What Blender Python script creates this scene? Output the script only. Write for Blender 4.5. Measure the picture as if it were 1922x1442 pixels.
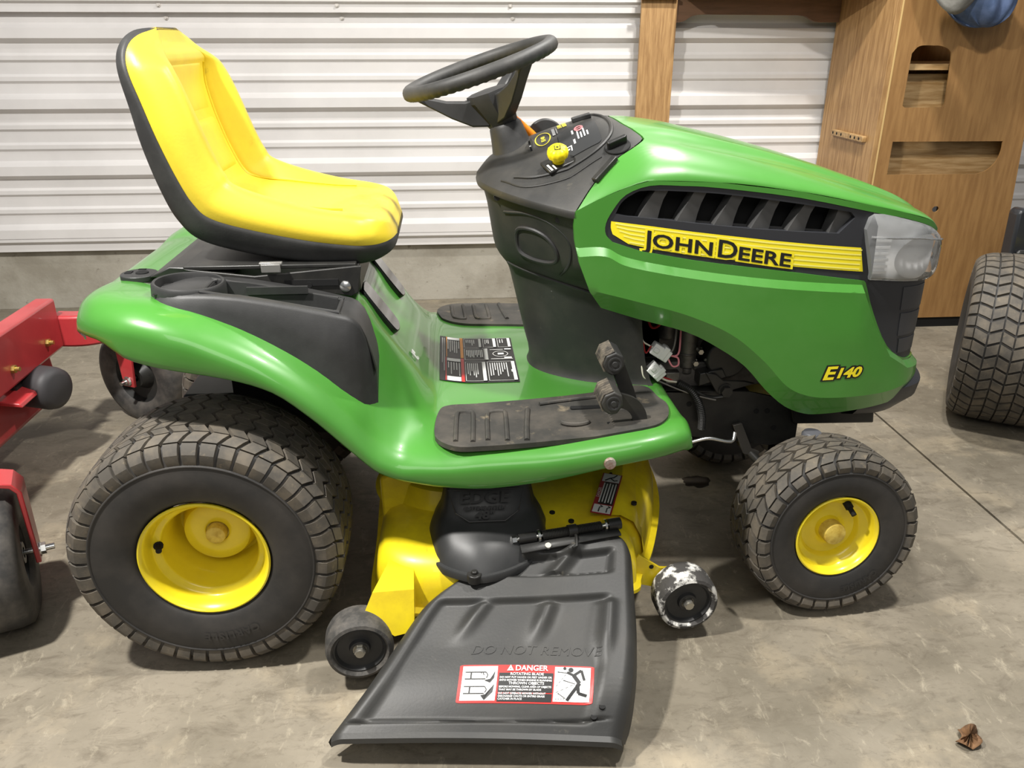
import bpy, bmesh, math, random
import numpy as np
from mathutils import Vector, Matrix
from mathutils.geometry import delaunay_2d_cdt

for _o in list(bpy.data.objects):
    bpy.data.objects.remove(_o, do_unlink=True)
SC = bpy.context.scene
COL = SC.collection
random.seed(7)

# ------------------------------------------------------------------ camera
# frame: x = forwards along the green mower, y = towards the wall, z = up,
# origin on the floor under the middle of the rear axle (metres)
cam_d = bpy.data.cameras.new('camera')
cam_d.sensor_width = 36.0
cam_d.lens = 1520.0 / 1922.0 * 36.0
cam_d.clip_start = 0.02
cam = bpy.data.objects.new('camera', cam_d)
COL.objects.link(cam)
cam.location = (0.4687, -1.7496, 1.14)
cam.rotation_euler = (math.radians(90 - 23.185), 0, math.radians(-4.45))
SC.camera = cam

# ------------------------------------------------------------------ light
world = bpy.data.worlds.new('world')
SC.world = world
world.use_nodes = True
_bg = world.node_tree.nodes['Background']
_bg.inputs['Color'].default_value = (0.93, 0.96, 1.0, 1)
_bg.inputs['Strength'].default_value = 0.19

def area(name, loc, target, energy, sx, sy, color=(1, 0.97, 0.92)):
    d = bpy.data.lights.new(name, 'AREA')
    d.shape = 'RECTANGLE'; d.size = sx; d.size_y = sy
    d.energy = energy; d.color = color
    o = bpy.data.objects.new(name, d)
    COL.objects.link(o)
    o.location = loc
    v = Vector(target) - Vector(loc)
    o.rotation_euler = v.to_track_quat('-Z', 'Y').to_euler()
    return o

area('ceiling_lamp_left', (-0.75, -0.90, 2.70), (-0.65, -0.75, 0.0), 112, 0.14, 0.14)
area('ceiling_lamp_right', (1.35, -0.60, 2.70), (1.35, -0.5, 0), 46, 0.14, 0.14)
area('ceiling_lamp_wall_side', (1.50, 0.70, 2.70), (1.45, 0.7, 0), 46, 0.14, 0.14)
area('fill_light_behind', (0.5, -3.0, 2.6), (0.6, -0.2, 0.5), 22, 2.0, 1.2)  # added broad soft fill to brighten side-facing panels, not a real fixture

vs = SC.view_settings
vs.view_transform = 'Standard'
vs.look = 'None'
vs.exposure = 0.25
vs.gamma = 1.0
vs.use_curve_mapping = False

# ------------------------------------------------------------------ materials
def lin(c):
    if isinstance(c, str):
        c = [int(c[i:i+2], 16) / 255 for i in (1, 3, 5)]
    return tuple((v / 12.92 if v <= 0.04045 else ((v + 0.055) / 1.055) ** 2.4) for v in c[:3]) + (1.0,)

MATS = {}
def mat(name, col, rough=0.5, metal=0.0, col2=None, nscale=8.0, nstretch=(1, 1, 1), namount=(0.4, 0.65),
        bump=0.0, bscale=60.0, bdist=0.002, coat=0.0, trans=0.0, ior=1.45, col3=None, n3scale=2.0, n3amount=(0.5, 0.7), detail=6.0, spec=0.5):
    if name in MATS:
        return MATS[name]
    m = bpy.data.materials.new(name); m.use_nodes = True
    nt = m.node_tree; N = nt.nodes; L = nt.links
    p = N['Principled BSDF']
    p.inputs['Base Color'].default_value = lin(col)
    p.inputs['Roughness'].default_value = rough
    p.inputs['Metallic'].default_value = metal
    p.inputs['Coat Weight'].default_value = coat
    p.inputs['Coat Roughness'].default_value = 0.05
    p.inputs['Transmission Weight'].default_value = trans
    p.inputs['IOR'].default_value = ior
    p.inputs['Specular IOR Level'].default_value = spec
    tc = mp = None
    def coords(st):
        nonlocal tc
        if tc is None: tc = N.new('ShaderNodeTexCoord')
        q = N.new('ShaderNodeMapping'); q.inputs['Scale'].default_value = st
        L.new(tc.outputs['Object'], q.inputs['Vector'])
        return q
    out = None
    def layer(prev, c, scale, stretch, amount, det):
        q = coords(stretch)
        n = N.new('ShaderNodeTexNoise'); n.inputs['Scale'].default_value = scale
        n.inputs['Detail'].default_value = det; n.inputs['Roughness'].default_value = 0.62
        L.new(q.outputs['Vector'], n.inputs['Vector'])
        r = N.new('ShaderNodeMapRange')
        r.inputs['From Min'].default_value = amount[0]; r.inputs['From Max'].default_value = amount[1]
        L.new(n.outputs['Fac'], r.inputs['Value'])
        mx = N.new('ShaderNodeMix'); mx.data_type = 'RGBA'
        L.new(r.outputs['Result'], mx.inputs['Factor'])
        if prev is None: mx.inputs['A'].default_value = lin(col)
        else: L.new(prev, mx.inputs['A'])
        mx.inputs['B'].default_value = lin(c)
        return mx.outputs['Result']
    if col2: out = layer(out, col2, nscale, nstretch, namount, detail)
    if col3: out = layer(out, col3, n3scale, (1, 1, 1), n3amount, 8.0)
    if out is not None: L.new(out, p.inputs['Base Color'])
    if bump:
        q = coords((1, 1, 1) if not isinstance(bscale, tuple) else bscale[1])
        n = N.new('ShaderNodeTexNoise'); n.inputs['Scale'].default_value = bscale if not isinstance(bscale, tuple) else bscale[0]
        n.inputs['Detail'].default_value = 5.0
        L.new(q.outputs['Vector'], n.inputs['Vector'])
        b = N.new('ShaderNodeBump'); b.inputs['Strength'].default_value = bump; b.inputs['Distance'].default_value = bdist
        L.new(n.outputs['Fac'], b.inputs['Height']); L.new(b.outputs['Normal'], p.inputs['Normal'])
    MATS[name] = m
    return m

GREEN = mat('green_paint', '#43832f', 0.34, coat=0.55, col2='#4b8838', nscale=5, namount=(0.45, 0.7))
YELLOW = mat('yellow_paint', '#eed828', 0.3, coat=0.5, col2='#e3cb26', nscale=7)
DECKYEL = mat('deck_yellow_paint', '#ecd420', 0.36, coat=0.35, col2='#d2b822', nscale=9, col3='#8a7a20', n3scale=26, n3amount=(0.66, 0.8))
VINYL = mat('yellow_vinyl', '#e2ca38', 0.42, col2='#d3b936', nscale=5, bump=0.08, bscale=180, col3='#a8922a', n3scale=17, n3amount=(0.66, 0.82))
BLACK = mat('black_plastic', '#2b2b2b', 0.5, col2='#353535', nscale=12, bump=0.1, bscale=420, bdist=0.001)
BLACKD = mat('black_dusty_plastic', '#2a2a29', 0.5, col2='#3d3b37', nscale=9, namount=(0.42, 0.75), bump=0.12, bscale=320, bdist=0.001, col3='#5b564b', n3scale=30, n3amount=(0.66, 0.85))
GREY = mat('dark_grey_plastic', '#4a4a4a', 0.5, col2='#545352', nscale=9)
BLACKM = mat('black_painted_steel', '#222221', 0.38, col2='#302f2c', nscale=14)
PANELBLK = mat('charcoal_panel', '#313236', 0.42)
DARK = mat('black_and_cavity_shade', '#0d0d0d', 0.8)  # near-black: shade of holes, gaps and hollows as colour; also black valve stems
PADBLK = mat('worn_rubber_mat', '#353431', 0.6, col2='#524d46', nscale=14, namount=(0.42, 0.72), bump=0.2, bscale=200, bdist=0.001, col3='#8c7f68', n3scale=23, n3amount=(0.6, 0.8))
RUBBER = mat('tyre_rubber', '#2b2a29', 0.62, col2='#3b3835', nscale=10, bump=0.12, bscale=150, bdist=0.001)
TREAD = mat('dusty_tread_rubber', '#4a4640', 0.7, col2='#665e52', nscale=22, namount=(0.4, 0.68), bump=0.2, bscale=120, bdist=0.001, col3='#7b6f5c', n3scale=55, n3amount=(0.6, 0.78))
RUBBERW = mat('scuffed_roller_rubber', '#3a3937', 0.75, col2='#5b5752', nscale=40, bump=0.4, bscale=130, bdist=0.002)
RUBBERC = mat('chalky_roller_rubber', '#3e3c3a', 0.75, col2='#d4d2cc', nscale=38, namount=(0.5, 0.6), bump=0.5, bscale=110, bdist=0.003)
RED = mat('red_paint', '#b4383b', 0.34, coat=0.4, col2='#a63236', nscale=6)
STEEL = mat('bright_steel', '#d5d5d2', 0.25, metal=1.0)
ZINC = mat('zinc_bolt', '#b9b6ad', 0.35, metal=0.9)
ALU = mat('cast_aluminium', '#6e6b66', 0.5, metal=0.6, col2='#3c3a37', nscale=20)
WHITE = mat('white_print', '#f1f1ee', 0.45)
BLKPRINT = mat('black_print', '#1c1c1c', 0.45)
REDPRINT = mat('red_print', '#d8302c', 0.42)
ORPRINT = mat('orange_print', '#f09a1e', 0.42)
YELPRINT = mat('yellow_print', '#f7e52a', 0.4)
CREAMPL = mat('white_nylon', '#e6e6e2', 0.4)
PINK = mat('pink_wire', '#e58f96', 0.4)
REDW = mat('red_wire', '#a02a2a', 0.4)
ORANGE = mat('orange_plastic', '#ef8a1c', 0.35)
TAN = mat('aged_clear_cap', '#d8bf5e', 0.4, col2='#b99a3c', nscale=60)
REFLWHITE = mat('headlamp_reflector', '#ffffff', 0.25, metal=0.12)  # white instead of mirror metal: lamp reflections are put into the colour
def clear_cover(name):
    m = bpy.data.materials.new(name); m.use_nodes = True
    nt = m.node_tree; N = nt.nodes; L = nt.links
    N.remove(N['Principled BSDF'])
    t = N.new('ShaderNodeBsdfTransparent'); t.inputs['Color'].default_value = (1, 1, 1, 1)
    g = N.new('ShaderNodeBsdfGlossy'); g.inputs['Roughness'].default_value = 0.06
    d = N.new('ShaderNodeBsdfDiffuse'); d.inputs['Color'].default_value = (0.9, 0.92, 0.93, 1)
    fr = N.new('ShaderNodeFresnel'); fr.inputs['IOR'].default_value = 1.5
    a = N.new('ShaderNodeMixShader'); a.inputs['Fac'].default_value = 0.18  # share of white haze added to brighten the headlamp
    L.new(t.outputs[0], a.inputs[1]); L.new(d.outputs[0], a.inputs[2])
    b = N.new('ShaderNodeMixShader')
    L.new(fr.outputs[0], b.inputs['Fac']); L.new(a.outputs[0], b.inputs[1]); L.new(g.outputs[0], b.inputs[2])
    L.new(b.outputs[0], N['Material Output'].inputs['Surface'])
    MATS[name] = m
    return m
LENS = clear_cover('clear_lens')
KNOBY = mat('yellow_knob_plastic', '#f3de16', 0.45)

# ------------------------------------------------------------------ geometry helpers
def catm(P, n=8, closed=False):
    P = [np.array(p, float) for p in P]
    k = len(P); out = []
    rng = range(k if closed else k - 1)
    for i in rng:
        if closed: p0, p1, p2, p3 = P[(i-1) % k], P[i], P[(i+1) % k], P[(i+2) % k]
        else:
            p1, p2 = P[i], P[i+1]
            p0 = P[i-1] if i > 0 else 2*p1 - p2
            p3 = P[i+2] if i + 2 < k else 2*p2 - p1
        for j in range(n):
            t = j / n
            out.append(0.5*((2*p1) + (p2-p0)*t + (2*p0-5*p1+4*p2-p3)*t*t + (3*p1-p0-3*p2+p3)*t**3))
    if not closed: out.append(P[-1])
    return out

def pch(xk, yk, x):
    """monotone cubic interpolation (scalar x)"""
    xk = np.asarray(xk, float); yk = np.asarray(yk, float)
    if x <= xk[0]: return float(yk[0])
    if x >= xk[-1]: return float(yk[-1])
    h = np.diff(xk); d = np.diff(yk) / h
    m = np.zeros(len(xk))
    m[0], m[-1] = d[0], d[-1]
    for i in range(1, len(xk)-1):
        if d[i-1]*d[i] > 0:
            w1 = 2*h[i] + h[i-1]; w2 = h[i] + 2*h[i-1]
            m[i] = (w1+w2) / (w1/d[i-1] + w2/d[i])
    i = int(np.searchsorted(xk, x)) - 1
    t = (x - xk[i]) / h[i]
    return float((2*t**3-3*t**2+1)*yk[i] + (t**3-2*t**2+t)*h[i]*m[i] + (-2*t**3+3*t**2)*yk[i+1] + (t**3-t**2)*h[i]*m[i+1])

def sst(a, b, x):
    t = min(1.0, max(0.0, (x-a)/(b-a))); return t*t*(3-2*t)

class B:
    """collects verts and faces of one mesh"""
    def __init__(s): s.v = []; s.f = []
    def add(s, v, f, M=None):
        k = len(s.v)
        if M is not None: v = [tuple(M @ Vector(p)) for p in v]
        s.v += [tuple(p) for p in v]
        s.f += [tuple(i + k for i in q) for q in f]
        return s
    def box(s, c, size, M=None):
        x, y, z = c; a, b, d = (q/2 for q in size)
        v = [(x+i*a, y+j*b, z+k*d) for i in (-1, 1) for j in (-1, 1) for k in (-1, 1)]
        return s.add(v, [(0,1,3,2),(4,6,7,5),(0,4,5,1),(2,3,7,6),(0,2,6,4),(1,5,7,3)], M)
    def cyl(s, p0, p1, r0, r1=None, n=20, cap=True, M=None):
        r1 = r0 if r1 is None else r1
        p0 = Vector(p0); p1 = Vector(p1); q = (p1-p0).to_track_quat('Z', 'Y')
        v = []
        for p, r in ((p0, r0), (p1, r1)):
            for i in range(n):
                a = 2*math.pi*i/n
                v.append(tuple(p + q @ Vector((r*math.cos(a), r*math.sin(a), 0))))
        f = [(i, (i+1) % n, n+(i+1) % n, n+i) for i in range(n)]
        if cap: f += [tuple(range(n))[::-1], tuple(range(n, 2*n))]
        return s.add(v, f, M)
    def tube(s, pts, r, n=8, closed=False, cap=True, M=None):
        pts = [Vector(p) for p in pts]; k = len(pts)
        rr = r if isinstance(r, (list, tuple)) else [r]*k
        v = []; up = None
        for i, p in enumerate(pts):
            a = pts[(i-1) % k] if (closed or i > 0) else p
            b = pts[(i+1) % k] if (closed or i < k-1) else p
            t = (b-a).normalized()
            if up is None:
                up = Vector((0, 0, 1)) if abs(t.z) < 0.9 else Vector((1, 0, 0))
            x = up.cross(t).normalized(); up = t.cross(x).normalized()
            for j in range(n):
                g = 2*math.pi*j/n
                v.append(tuple(p + (x*math.cos(g) + up*math.sin(g))*rr[i]))
        f = []
        for i in range(k if closed else k-1):
            for j in range(n):
                f.append((i*n+j, i*n+(j+1) % n, ((i+1) % k)*n+(j+1) % n, ((i+1) % k)*n+j))
        if cap and not closed: f += [tuple(range(n))[::-1], tuple(range((k-1)*n, k*n))]
        return s.add(v, f, M)
    def lathe(s, prof, c=(0, 0, 0), n=48, M=None):
        """profile of (radius, y) revolved about the y axis through c"""
        v = []; k = len(prof)
        for i in range(n):
            a = 2*math.pi*i/n
            for r, y in prof: v.append((c[0]+r*math.cos(a), c[1]+y, c[2]+r*math.sin(a)))
        f = [(i*k+j, ((i+1) % n)*k+j, ((i+1) % n)*k+j+1, i*k+j+1) for i in range(n) for j in range(k-1)]
        return s.add(v, f, M)
    def grid(s, rows, closev=False, M=None):
        n = len(rows[0]); v = [p for r in rows for p in r]; f = []
        for i in range(len(rows)-1):
            for j in range(n if closev else n-1):
                f.append((i*n+j, i*n+(j+1) % n, (i+1)*n+(j+1) % n, (i+1)*n+j))
        return s.add(v, f, M)
    def ngon(s, pts, M=None):
        return s.add(pts, [tuple(range(len(pts)))], M)
    def prism(s, poly, a0, a1, ax='y', M=None):
        """polygon extruded along an axis; poly is (x,z) for y, (x,y) for z, (y,z) for x"""
        def mk(p, a): return (p[0], a, p[1]) if ax == 'y' else (p[0], p[1], a) if ax == 'z' else (a, p[0], p[1])
        n = len(poly)
        v = [mk(p, a0) for p in poly] + [mk(p, a1) for p in poly]
        f = [(i, (i+1) % n, n+(i+1) % n, n+i) for i in range(n)] + [tuple(range(n))[::-1], tuple(range(n, 2*n))]
        return s.add(v, f, M)
    def build(s, name, m, parent=None, smooth=35, bevel=0.0, seg=2, sub=0, solid=0.0, label=None):
        me = bpy.data.meshes.new(name)
        me.from_pydata(s.v, [], s.f)
        bm = bmesh.new(); bm.from_mesh(me)
        if bevel or sub or solid: bmesh.ops.remove_doubles(bm, verts=bm.verts, dist=1e-5)
        bmesh.ops.recalc_face_normals(bm, faces=bm.faces)
        bm.to_mesh(me); bm.free()
        me.materials.append(m)
        if smooth:
            me.shade_smooth()
            me.set_sharp_from_angle(angle=math.radians(smooth))
        me.update()
        o = bpy.data.objects.new(name, me)
        COL.objects.link(o)
        if parent is not None: o.parent = parent
        if solid:
            md = o.modifiers.new('solid', 'SOLIDIFY'); md.thickness = solid; md.offset = -1
        if bevel:
            md = o.modifiers.new('bevel', 'BEVEL'); md.width = bevel; md.segments = seg
            md.limit_method = 'ANGLE'; md.angle_limit = math.radians(38)
        if sub:
            md = o.modifiers.new('sub', 'SUBSURF'); md.levels = sub; md.render_levels = sub
        if label: o['label'] = label
        return o

def thing(name, label, cat, loc=(0, 0, 0), rotz=0.0, group=None):
    o = bpy.data.objects.new(name, None); COL.objects.link(o)
    o.empty_display_size = 0.1
    o.location = loc; o.rotation_euler = (0, 0, rotz)
    o['label'] = label; o['category'] = cat
    if group: o['group'] = group
    return o

def tag(o, label, cat, group=None):
    o['label'] = label; o['category'] = cat
    if group: o['group'] = group
    return o

def structure(o):
    o['kind'] = 'structure'; return o

def dup(root, loc, rotz=0.0):
    r = root.copy(); COL.objects.link(r); r.location = loc; r.rotation_euler = (0, 0, rotz)
    for ch in list(root.children):
        c = ch.copy(); COL.objects.link(c); c.parent = r
    return r

def inpoly(x, y, P):
    c = False; n = len(P); j = n-1
    for i in range(n):
        xi, yi = P[i][0], P[i][1]; xj, yj = P[j][0], P[j][1]
        if (yi > y) != (yj > y) and x < (xj-xi)*(y-yi)/(yj-yi) + xi: c = not c
        j = i
    return c

def resample(P, step, closed=True):
    out = []; n = len(P)
    for i in range(n if closed else n-1):
        a = np.array(P[i][:2], float); b = np.array(P[(i+1) % n][:2], float)
        k = max(1, int(round(np.linalg.norm(b-a)/step)))
        for j in range(k): out.append(tuple(a + (b-a)*j/k))
    if not closed: out.append(tuple(P[-1][:2]))
    return out

def patch(bld, outline, M, holes=(), step=0.015, off=0.0, wall=None, creases=()):
    """fill a 2-D outline (with holes) and lay it on the surface M(u, v, off); wall = offset to which rims drop"""
    loops = [resample(outline, step)] + [resample(h, step) for h in holes]
    pts = []; edges = []
    for l in loops:
        k = len(pts); n = len(l)
        pts += l; edges += [(k+i, k+(i+1) % n) for i in range(n)]
    for cz in creases:
        l = [p for p in resample(cz, step, False) if inpoly(p[0], p[1], loops[0]) and not any(inpoly(p[0], p[1], h) for h in loops[1:])]
        k = len(pts); pts += l
        for i in range(len(l)-1):
            if math.hypot(l[i+1][0]-l[i][0], l[i+1][1]-l[i][1]) < step*1.6: edges.append((k+i, k+i+1))
    A = np.array(pts)
    x0, y0 = A.min(0); x1, y1 = A.max(0)
    g = []
    yy = y0 + step/2
    while yy < y1:
        xx = x0 + step/2
        while xx < x1:
            if inpoly(xx, yy, loops[0]) and not any(inpoly(xx, yy, h) for h in loops[1:]):
                if ((A[:, 0]-xx)**2 + (A[:, 1]-yy)**2).min() > (0.45*step)**2: g.append((xx, yy))
            xx += step
        yy += step
    pts += g
    r = delaunay_2d_cdt([Vector(p) for p in pts], edges, [], 0, 1e-7)
    V = r[0]; F = []
    for f in r[2]:
        cx = sum(V[i].x for i in f)/len(f); cy = sum(V[i].y for i in f)/len(f)
        if inpoly(cx, cy, loops[0]) and not any(inpoly(cx, cy, h) for h in loops[1:]): F.append(tuple(f))
    bld.add([tuple(M(p.x, p.y, off)) for p in V], F)
    if wall is not None:
        for l in loops:
            l = l + [l[0]]
            bld.grid([[tuple(M(p[0], p[1], off)) for p in l], [tuple(M(p[0], p[1], wall)) for p in l]])
    return bld

def textvf(s, size, offset=0.0, shear=0.0, align='LEFT', space=1.0, sx=1.0):
    cu = bpy.data.curves.new('t', 'FONT')
    cu.body = s; cu.size = size; cu.offset = offset; cu.shear = shear
    cu.align_x = align; cu.space_character = space; cu.resolution_u = 3
    o = bpy.data.objects.new('t', cu); COL.objects.link(o)
    dg = bpy.context.evaluated_depsgraph_get()
    me = bpy.data.meshes.new_from_object(o.evaluated_get(dg))
    v = [(p.co.x*sx, p.co.y) for p in me.vertices]; f = [tuple(p.vertices) for p in me.polygons]
    bpy.data.objects.remove(o); bpy.data.curves.remove(cu); bpy.data.meshes.remove(me)
    return v, f

def text_on(bld, s, size, M, at, off=0.001, rot=0.0, **k):
    v, f = textvf(s, size, **k)
    c, sn = math.cos(rot), math.sin(rot)
    bld.add([tuple(M(at[0] + x*c - y*sn, at[1] + x*sn + y*c, off)) for x, y in v], f)
    return max([p[0] for p in v] or [0])

def rrect(x0, y0, x1, y1, r, n=5):
    P = []
    for cx, cy, a in ((x1-r, y1-r, 0), (x0+r, y1-r, 90), (x0+r, y0+r, 180), (x1-r, y0+r, 270)):
        for i in range(n+1):
            t = math.radians(a + 90*i/n); P.append((cx + r*math.cos(t), cy + r*math.sin(t)))
    return P
# ------------------------------------------------------------------ the room
FLOORM = mat('stained_concrete_floor', '#857d6e', 0.6, col2='#6a6355', nscale=2.6, namount=(0.40, 0.66), col3='#9c907a', n3scale=4.5, n3amount=(0.52, 0.74), bump=0.25, bscale=45, bdist=0.004)
def concrete_wear(m):
    """fine brown scratches and small pits in the slab, on top of the mottling"""
    nt = m.node_tree; N = nt.nodes; L = nt.links
    p = N['Principled BSDF']; src = p.inputs['Base Color'].links[0].from_socket
    tc = [n for n in N if n.type == 'TEX_COORD'][0]
    def lay(prev, col, scale, st, lo, hi, rot=0.0):
        mp = N.new('ShaderNodeMapping'); mp.inputs['Scale'].default_value = st; mp.inputs['Rotation'].default_value = (0, 0, rot)
        L.new(tc.outputs['Object'], mp.inputs['Vector'])
        n = N.new('ShaderNodeTexNoise'); n.inputs['Scale'].default_value = scale; n.inputs['Detail'].default_value = 9; n.inputs['Roughness'].default_value = 0.75
        n.inputs['Distortion'].default_value = 0.6
        L.new(mp.outputs['Vector'], n.inputs['Vector'])
        r = N.new('ShaderNodeMapRange'); r.inputs['From Min'].default_value = lo; r.inputs['From Max'].default_value = hi
        L.new(n.outputs['Fac'], r.inputs['Value'])
        mx = N.new('ShaderNodeMix'); mx.data_type = 'RGBA'
        L.new(r.outputs['Result'], mx.inputs['Factor']); L.new(prev, mx.inputs['A']); mx.inputs['B'].default_value = lin(col)
        return mx.outputs['Result']
    s = lay(src, '#5f574a', 9, (1, 2.2, 1), 0.50, 0.72, 0.7)
    s = lay(s, '#5b5347', 42, (1, 1.6, 1), 0.55, 0.75, 0.7)
    s = lay(s, '#aba28e', 16, (2.0, 1, 1), 0.56, 0.80, 0.9)
    s = lay(s, '#4b4236', 70, (1, 1, 1), 0.68, 0.78)
    L.new(s, p.inputs['Base Color'])
concrete_wear(FLOORM)
JX = 1.85
b = B()
b.box(((JX-0.004-5.0)/2, -0.5, -0.05), (JX-0.004+5.0, 9.0, 0.1))
b.box(((JX+0.004+6.0)/2, -0.5, -0.05), (6.0-JX-0.004, 9.0, 0.1))
b.box((JX, -0.5, -0.056), (0.02, 9.0, 0.088))
structure(b.build('floor', FLOORM, smooth=0))

WALLY = 1.92
CONCW = mat('concrete_stem_wall', '#a9a498', 0.75, col2='#8f897c', nscale=4, bump=0.3, bscale=60, bdist=0.004, col3='#6f685c', n3scale=30, n3amount=(0.62, 0.75))
b = B(); b.box((0.5, WALLY+0.12, 0.14), (11, 0.2, 0.285))
structure(b.build('wall_back_base', CONCW, smooth=0, bevel=0.006))

SIDING = mat('white_steel_siding', '#d8d5d3', 0.38, col2='#cfccca', nscale=3, coat=0.2, bump=0.02, bscale=40)
# vertical profile of the ribbed steel sheet: (height, distance proud of the sheet)
def rib(zc, h, d, fl): return [(zc-h/2, 0.0), (zc-h/2+fl, d), (zc+h/2-fl, d), (zc+h/2, 0.0)]
prof = [(0.285, 0.0)]
ribs = []
for k in range(0, 9):
    zc = 0.352 + 0.268*k
    ribs.append((zc, 0.078, 0.030, 0.020))
    ribs.append((zc+0.096, 0.036, 0.010, 0.010))
    ribs.append((zc+0.176, 0.036, 0.010, 0.010))
for r in ribs: prof += rib(*r)
prof.append((2.9, 0.0))
b = B()
b.grid([[(x, WALLY - d, z) for z, d in prof] for x in (-5.0, 6.0)])
wall = structure(b.build('wall_back', SIDING, smooth=0))
SCREWM = mat('painted_screw', '#cfcac4', 0.4, metal=0.3)
sp = None
for i in range(-3, 6):
    for (dx, z) in ((0, 1.258), (0.012, 1.212)):
        x = 0.046 + 0.698*i + dx
        if sp is None:
            bb = B(); bb.cyl((0, 0, 0), (0, -0.003, 0), 0.009, n=12); bb.cyl((0, -0.003, 0), (0, -0.009, 0), 0.0055, n=6)
            o = bb.build('screw', SCREWM, wall); sp = o
        else:
            o = sp.copy(); COL.objects.link(o); o.parent = wall
        o.location = (x, WALLY-(0.034 if z > 1.23 else 0.001), z)
# base flashing under the sheet and the dark girt trim at the top of the view
b = B(); b.prism([(WALLY-0.012, 0.272), (WALLY-0.012, 0.305), (WALLY-0.03, 0.318), (WALLY-0.03, 0.330), (WALLY+0.02, 0.330), (WALLY+0.02, 0.272)], -5, 6, 'x')
structure(b.build('trim_1', SIDING, smooth=0))
b = B(); b.prism([(WALLY-0.034, 1.232), (WALLY-0.034, 1.262), (WALLY-0.05, 1.272), (WALLY-0.05, 1.40), (WALLY, 1.40), (WALLY, 1.232)], -5, 6, 'x')
structure(b.build('trim_2', SIDING, smooth=0))
# ------------------------------------------------------------------ the green riding mower
MOWER = thing('riding_mower', 'green and yellow riding lawn mower with yellow seat in front of the white wall', 'lawn mower')

def tyre_profile(R, hw, rb, n=10):
    h = R - rb
    half = [(hw*0.80, rb), (hw*0.93, rb+0.10*h), (hw*1.0, rb+0.36*h), (hw*0.985, rb+0.60*h), (hw*0.93, rb+0.80*h), (hw*0.80, rb+0.93*h), (hw*0.55, rb+0.985*h), (0, R)]
    c = catm([(-w, r) for w, r in half], n)
    c += [np.array((-p[0], p[1])) for p in c[-2::-1]]
    return np.array(c)

def make_tyre(name, R, hw, rb, rows, amp, segs, parent, lug=0.62, th=0.008, slit=0.10, text=None, duty=0.80, shift=0.5, trm=None, sharp=0.5):
    """tyre lying with its axle along y, outer face at -y; carcass plus zig-zag turf tread"""
    P = tyre_profile(R-th, hw-0.002, rb)
    b = B()
    b.lathe([(p[1], p[0]) for p in P], n=96)
    o = b.build(name, RUBBER, parent, smooth=60)
    # tread strips
    d = np.diff(P, axis=0); S = np.r_[0, np.cumsum(np.hypot(d[:, 0], d[:, 1]))]; S -= S[-1]/2
    T = np.gradient(P, axis=0); T /= np.linalg.norm(T, axis=1)[:, None]
    NRM = np.stack([T[:, 1]*-1, T[:, 0]], 1)
    if NRM[len(P)//2][1] < 0: NRM = -NRM
    rl = rb + lug*(R-rb)
    k0 = int(np.argmax(P[:, 1] > rl)); Q = -S[k0]          # half length of the strip
    def at(q, off):
        w = np.interp(q, S, P[:, 0]); r = np.interp(q, S, P[:, 1])
        nw = np.interp(q, S, NRM[:, 0]); nr = np.interp(q, S, NRM[:, 1])
        return w + nw*off, r + nr*off
    pitch = 2*math.pi/rows
    Qt = Q*0.72                                                # zig-zag part, then straight shoulder lugs
    knots = [-Q] + [-Qt + 2*Qt*i/segs for i in range(segs+1)] + [Q]
    def zig(i):
        if i == 0: return zig(1)
        if i == len(knots)-1: return zig(len(knots)-2)
        return amp*pitch*(1 if i % 2 else -1)*0.5
    tb = B()
    for r in range(rows):
        t0 = r*pitch
        for i in range(len(knots)-1):
            qa, qb = knots[i], knots[i+1]
            L = qb-qa; g = slit*L*0.5
            first, last = i == 0, i == len(knots)-2
            ga = 0 if first else (0 if i == 1 else g); gb = 0 if last else (0 if i == len(knots)-3 else g)
            rowsv = []
            ns = 4 if (first or last) else 2
            for j in range(ns+1):
                f = (ga + (L-ga-gb)*j/ns)/L
                q = qa + f*L
                z = zig(i)*(1-f) + zig(i+1)*f
                hh = th*(1.0 if not (first or last) else (sst(0, 0.45, f) if first else sst(0, 0.45, 1-f)))
                dw = pitch*duty*0.5
                rowsv.append((q, z, hh, dw))
            def pt(q, th_, off):
                w, rr = at(q, off); return (rr*math.cos(th_), w, rr*math.sin(th_))
            sec = []
            for q, z, hh, dw in rowsv:
                a, c = t0+z-dw, t0+z+dw
                e = dw*0.10
                sec.append([pt(q, a, -0.001), pt(q, a+e, hh), pt(q, c-e, hh), pt(q, c, -0.001)])
            tb.grid(sec)
            tb.ngon(sec[0]); tb.ngon(sec[-1][::-1])
    tb.build('tread', trm or TREAD, o, smooth=30)
    # ring moulded on the sidewall
    b = B()
    ii = int(np.argmin(abs(P[:len(P)//2, 1] - (rb+0.60*(R-rb)))))
    w, r = P[ii]; b.lathe([(r-0.003, w+0.001), (r-0.001, w-0.0022), (r+0.001, w-0.0022), (r+0.003, w+0.001)], n=96)
    b.build('sidewall_ring', RUBBER, o, smooth=60)
    if text:
        s, ang, size = text
        bt = B()
        rt = rb + 0.30*(R-rb)
        v, f = textvf(s, size, align='CENTER', space=1.15, offset=0.0006)
        def Mt(u, vv):
            a = ang + u/rt                       # letters stand with their tops outwards
            rr = rt + vv
            jj = np.interp(rr, P[:len(P)//2, 1], P[:len(P)//2, 0])
            return (rr*math.cos(a), jj-0.0024, rr*math.sin(a))
        bt.add([Mt(-x, y) for x, y in v], f)
        bt.build('raised_lettering', RUBBER, o)
    return o

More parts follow.
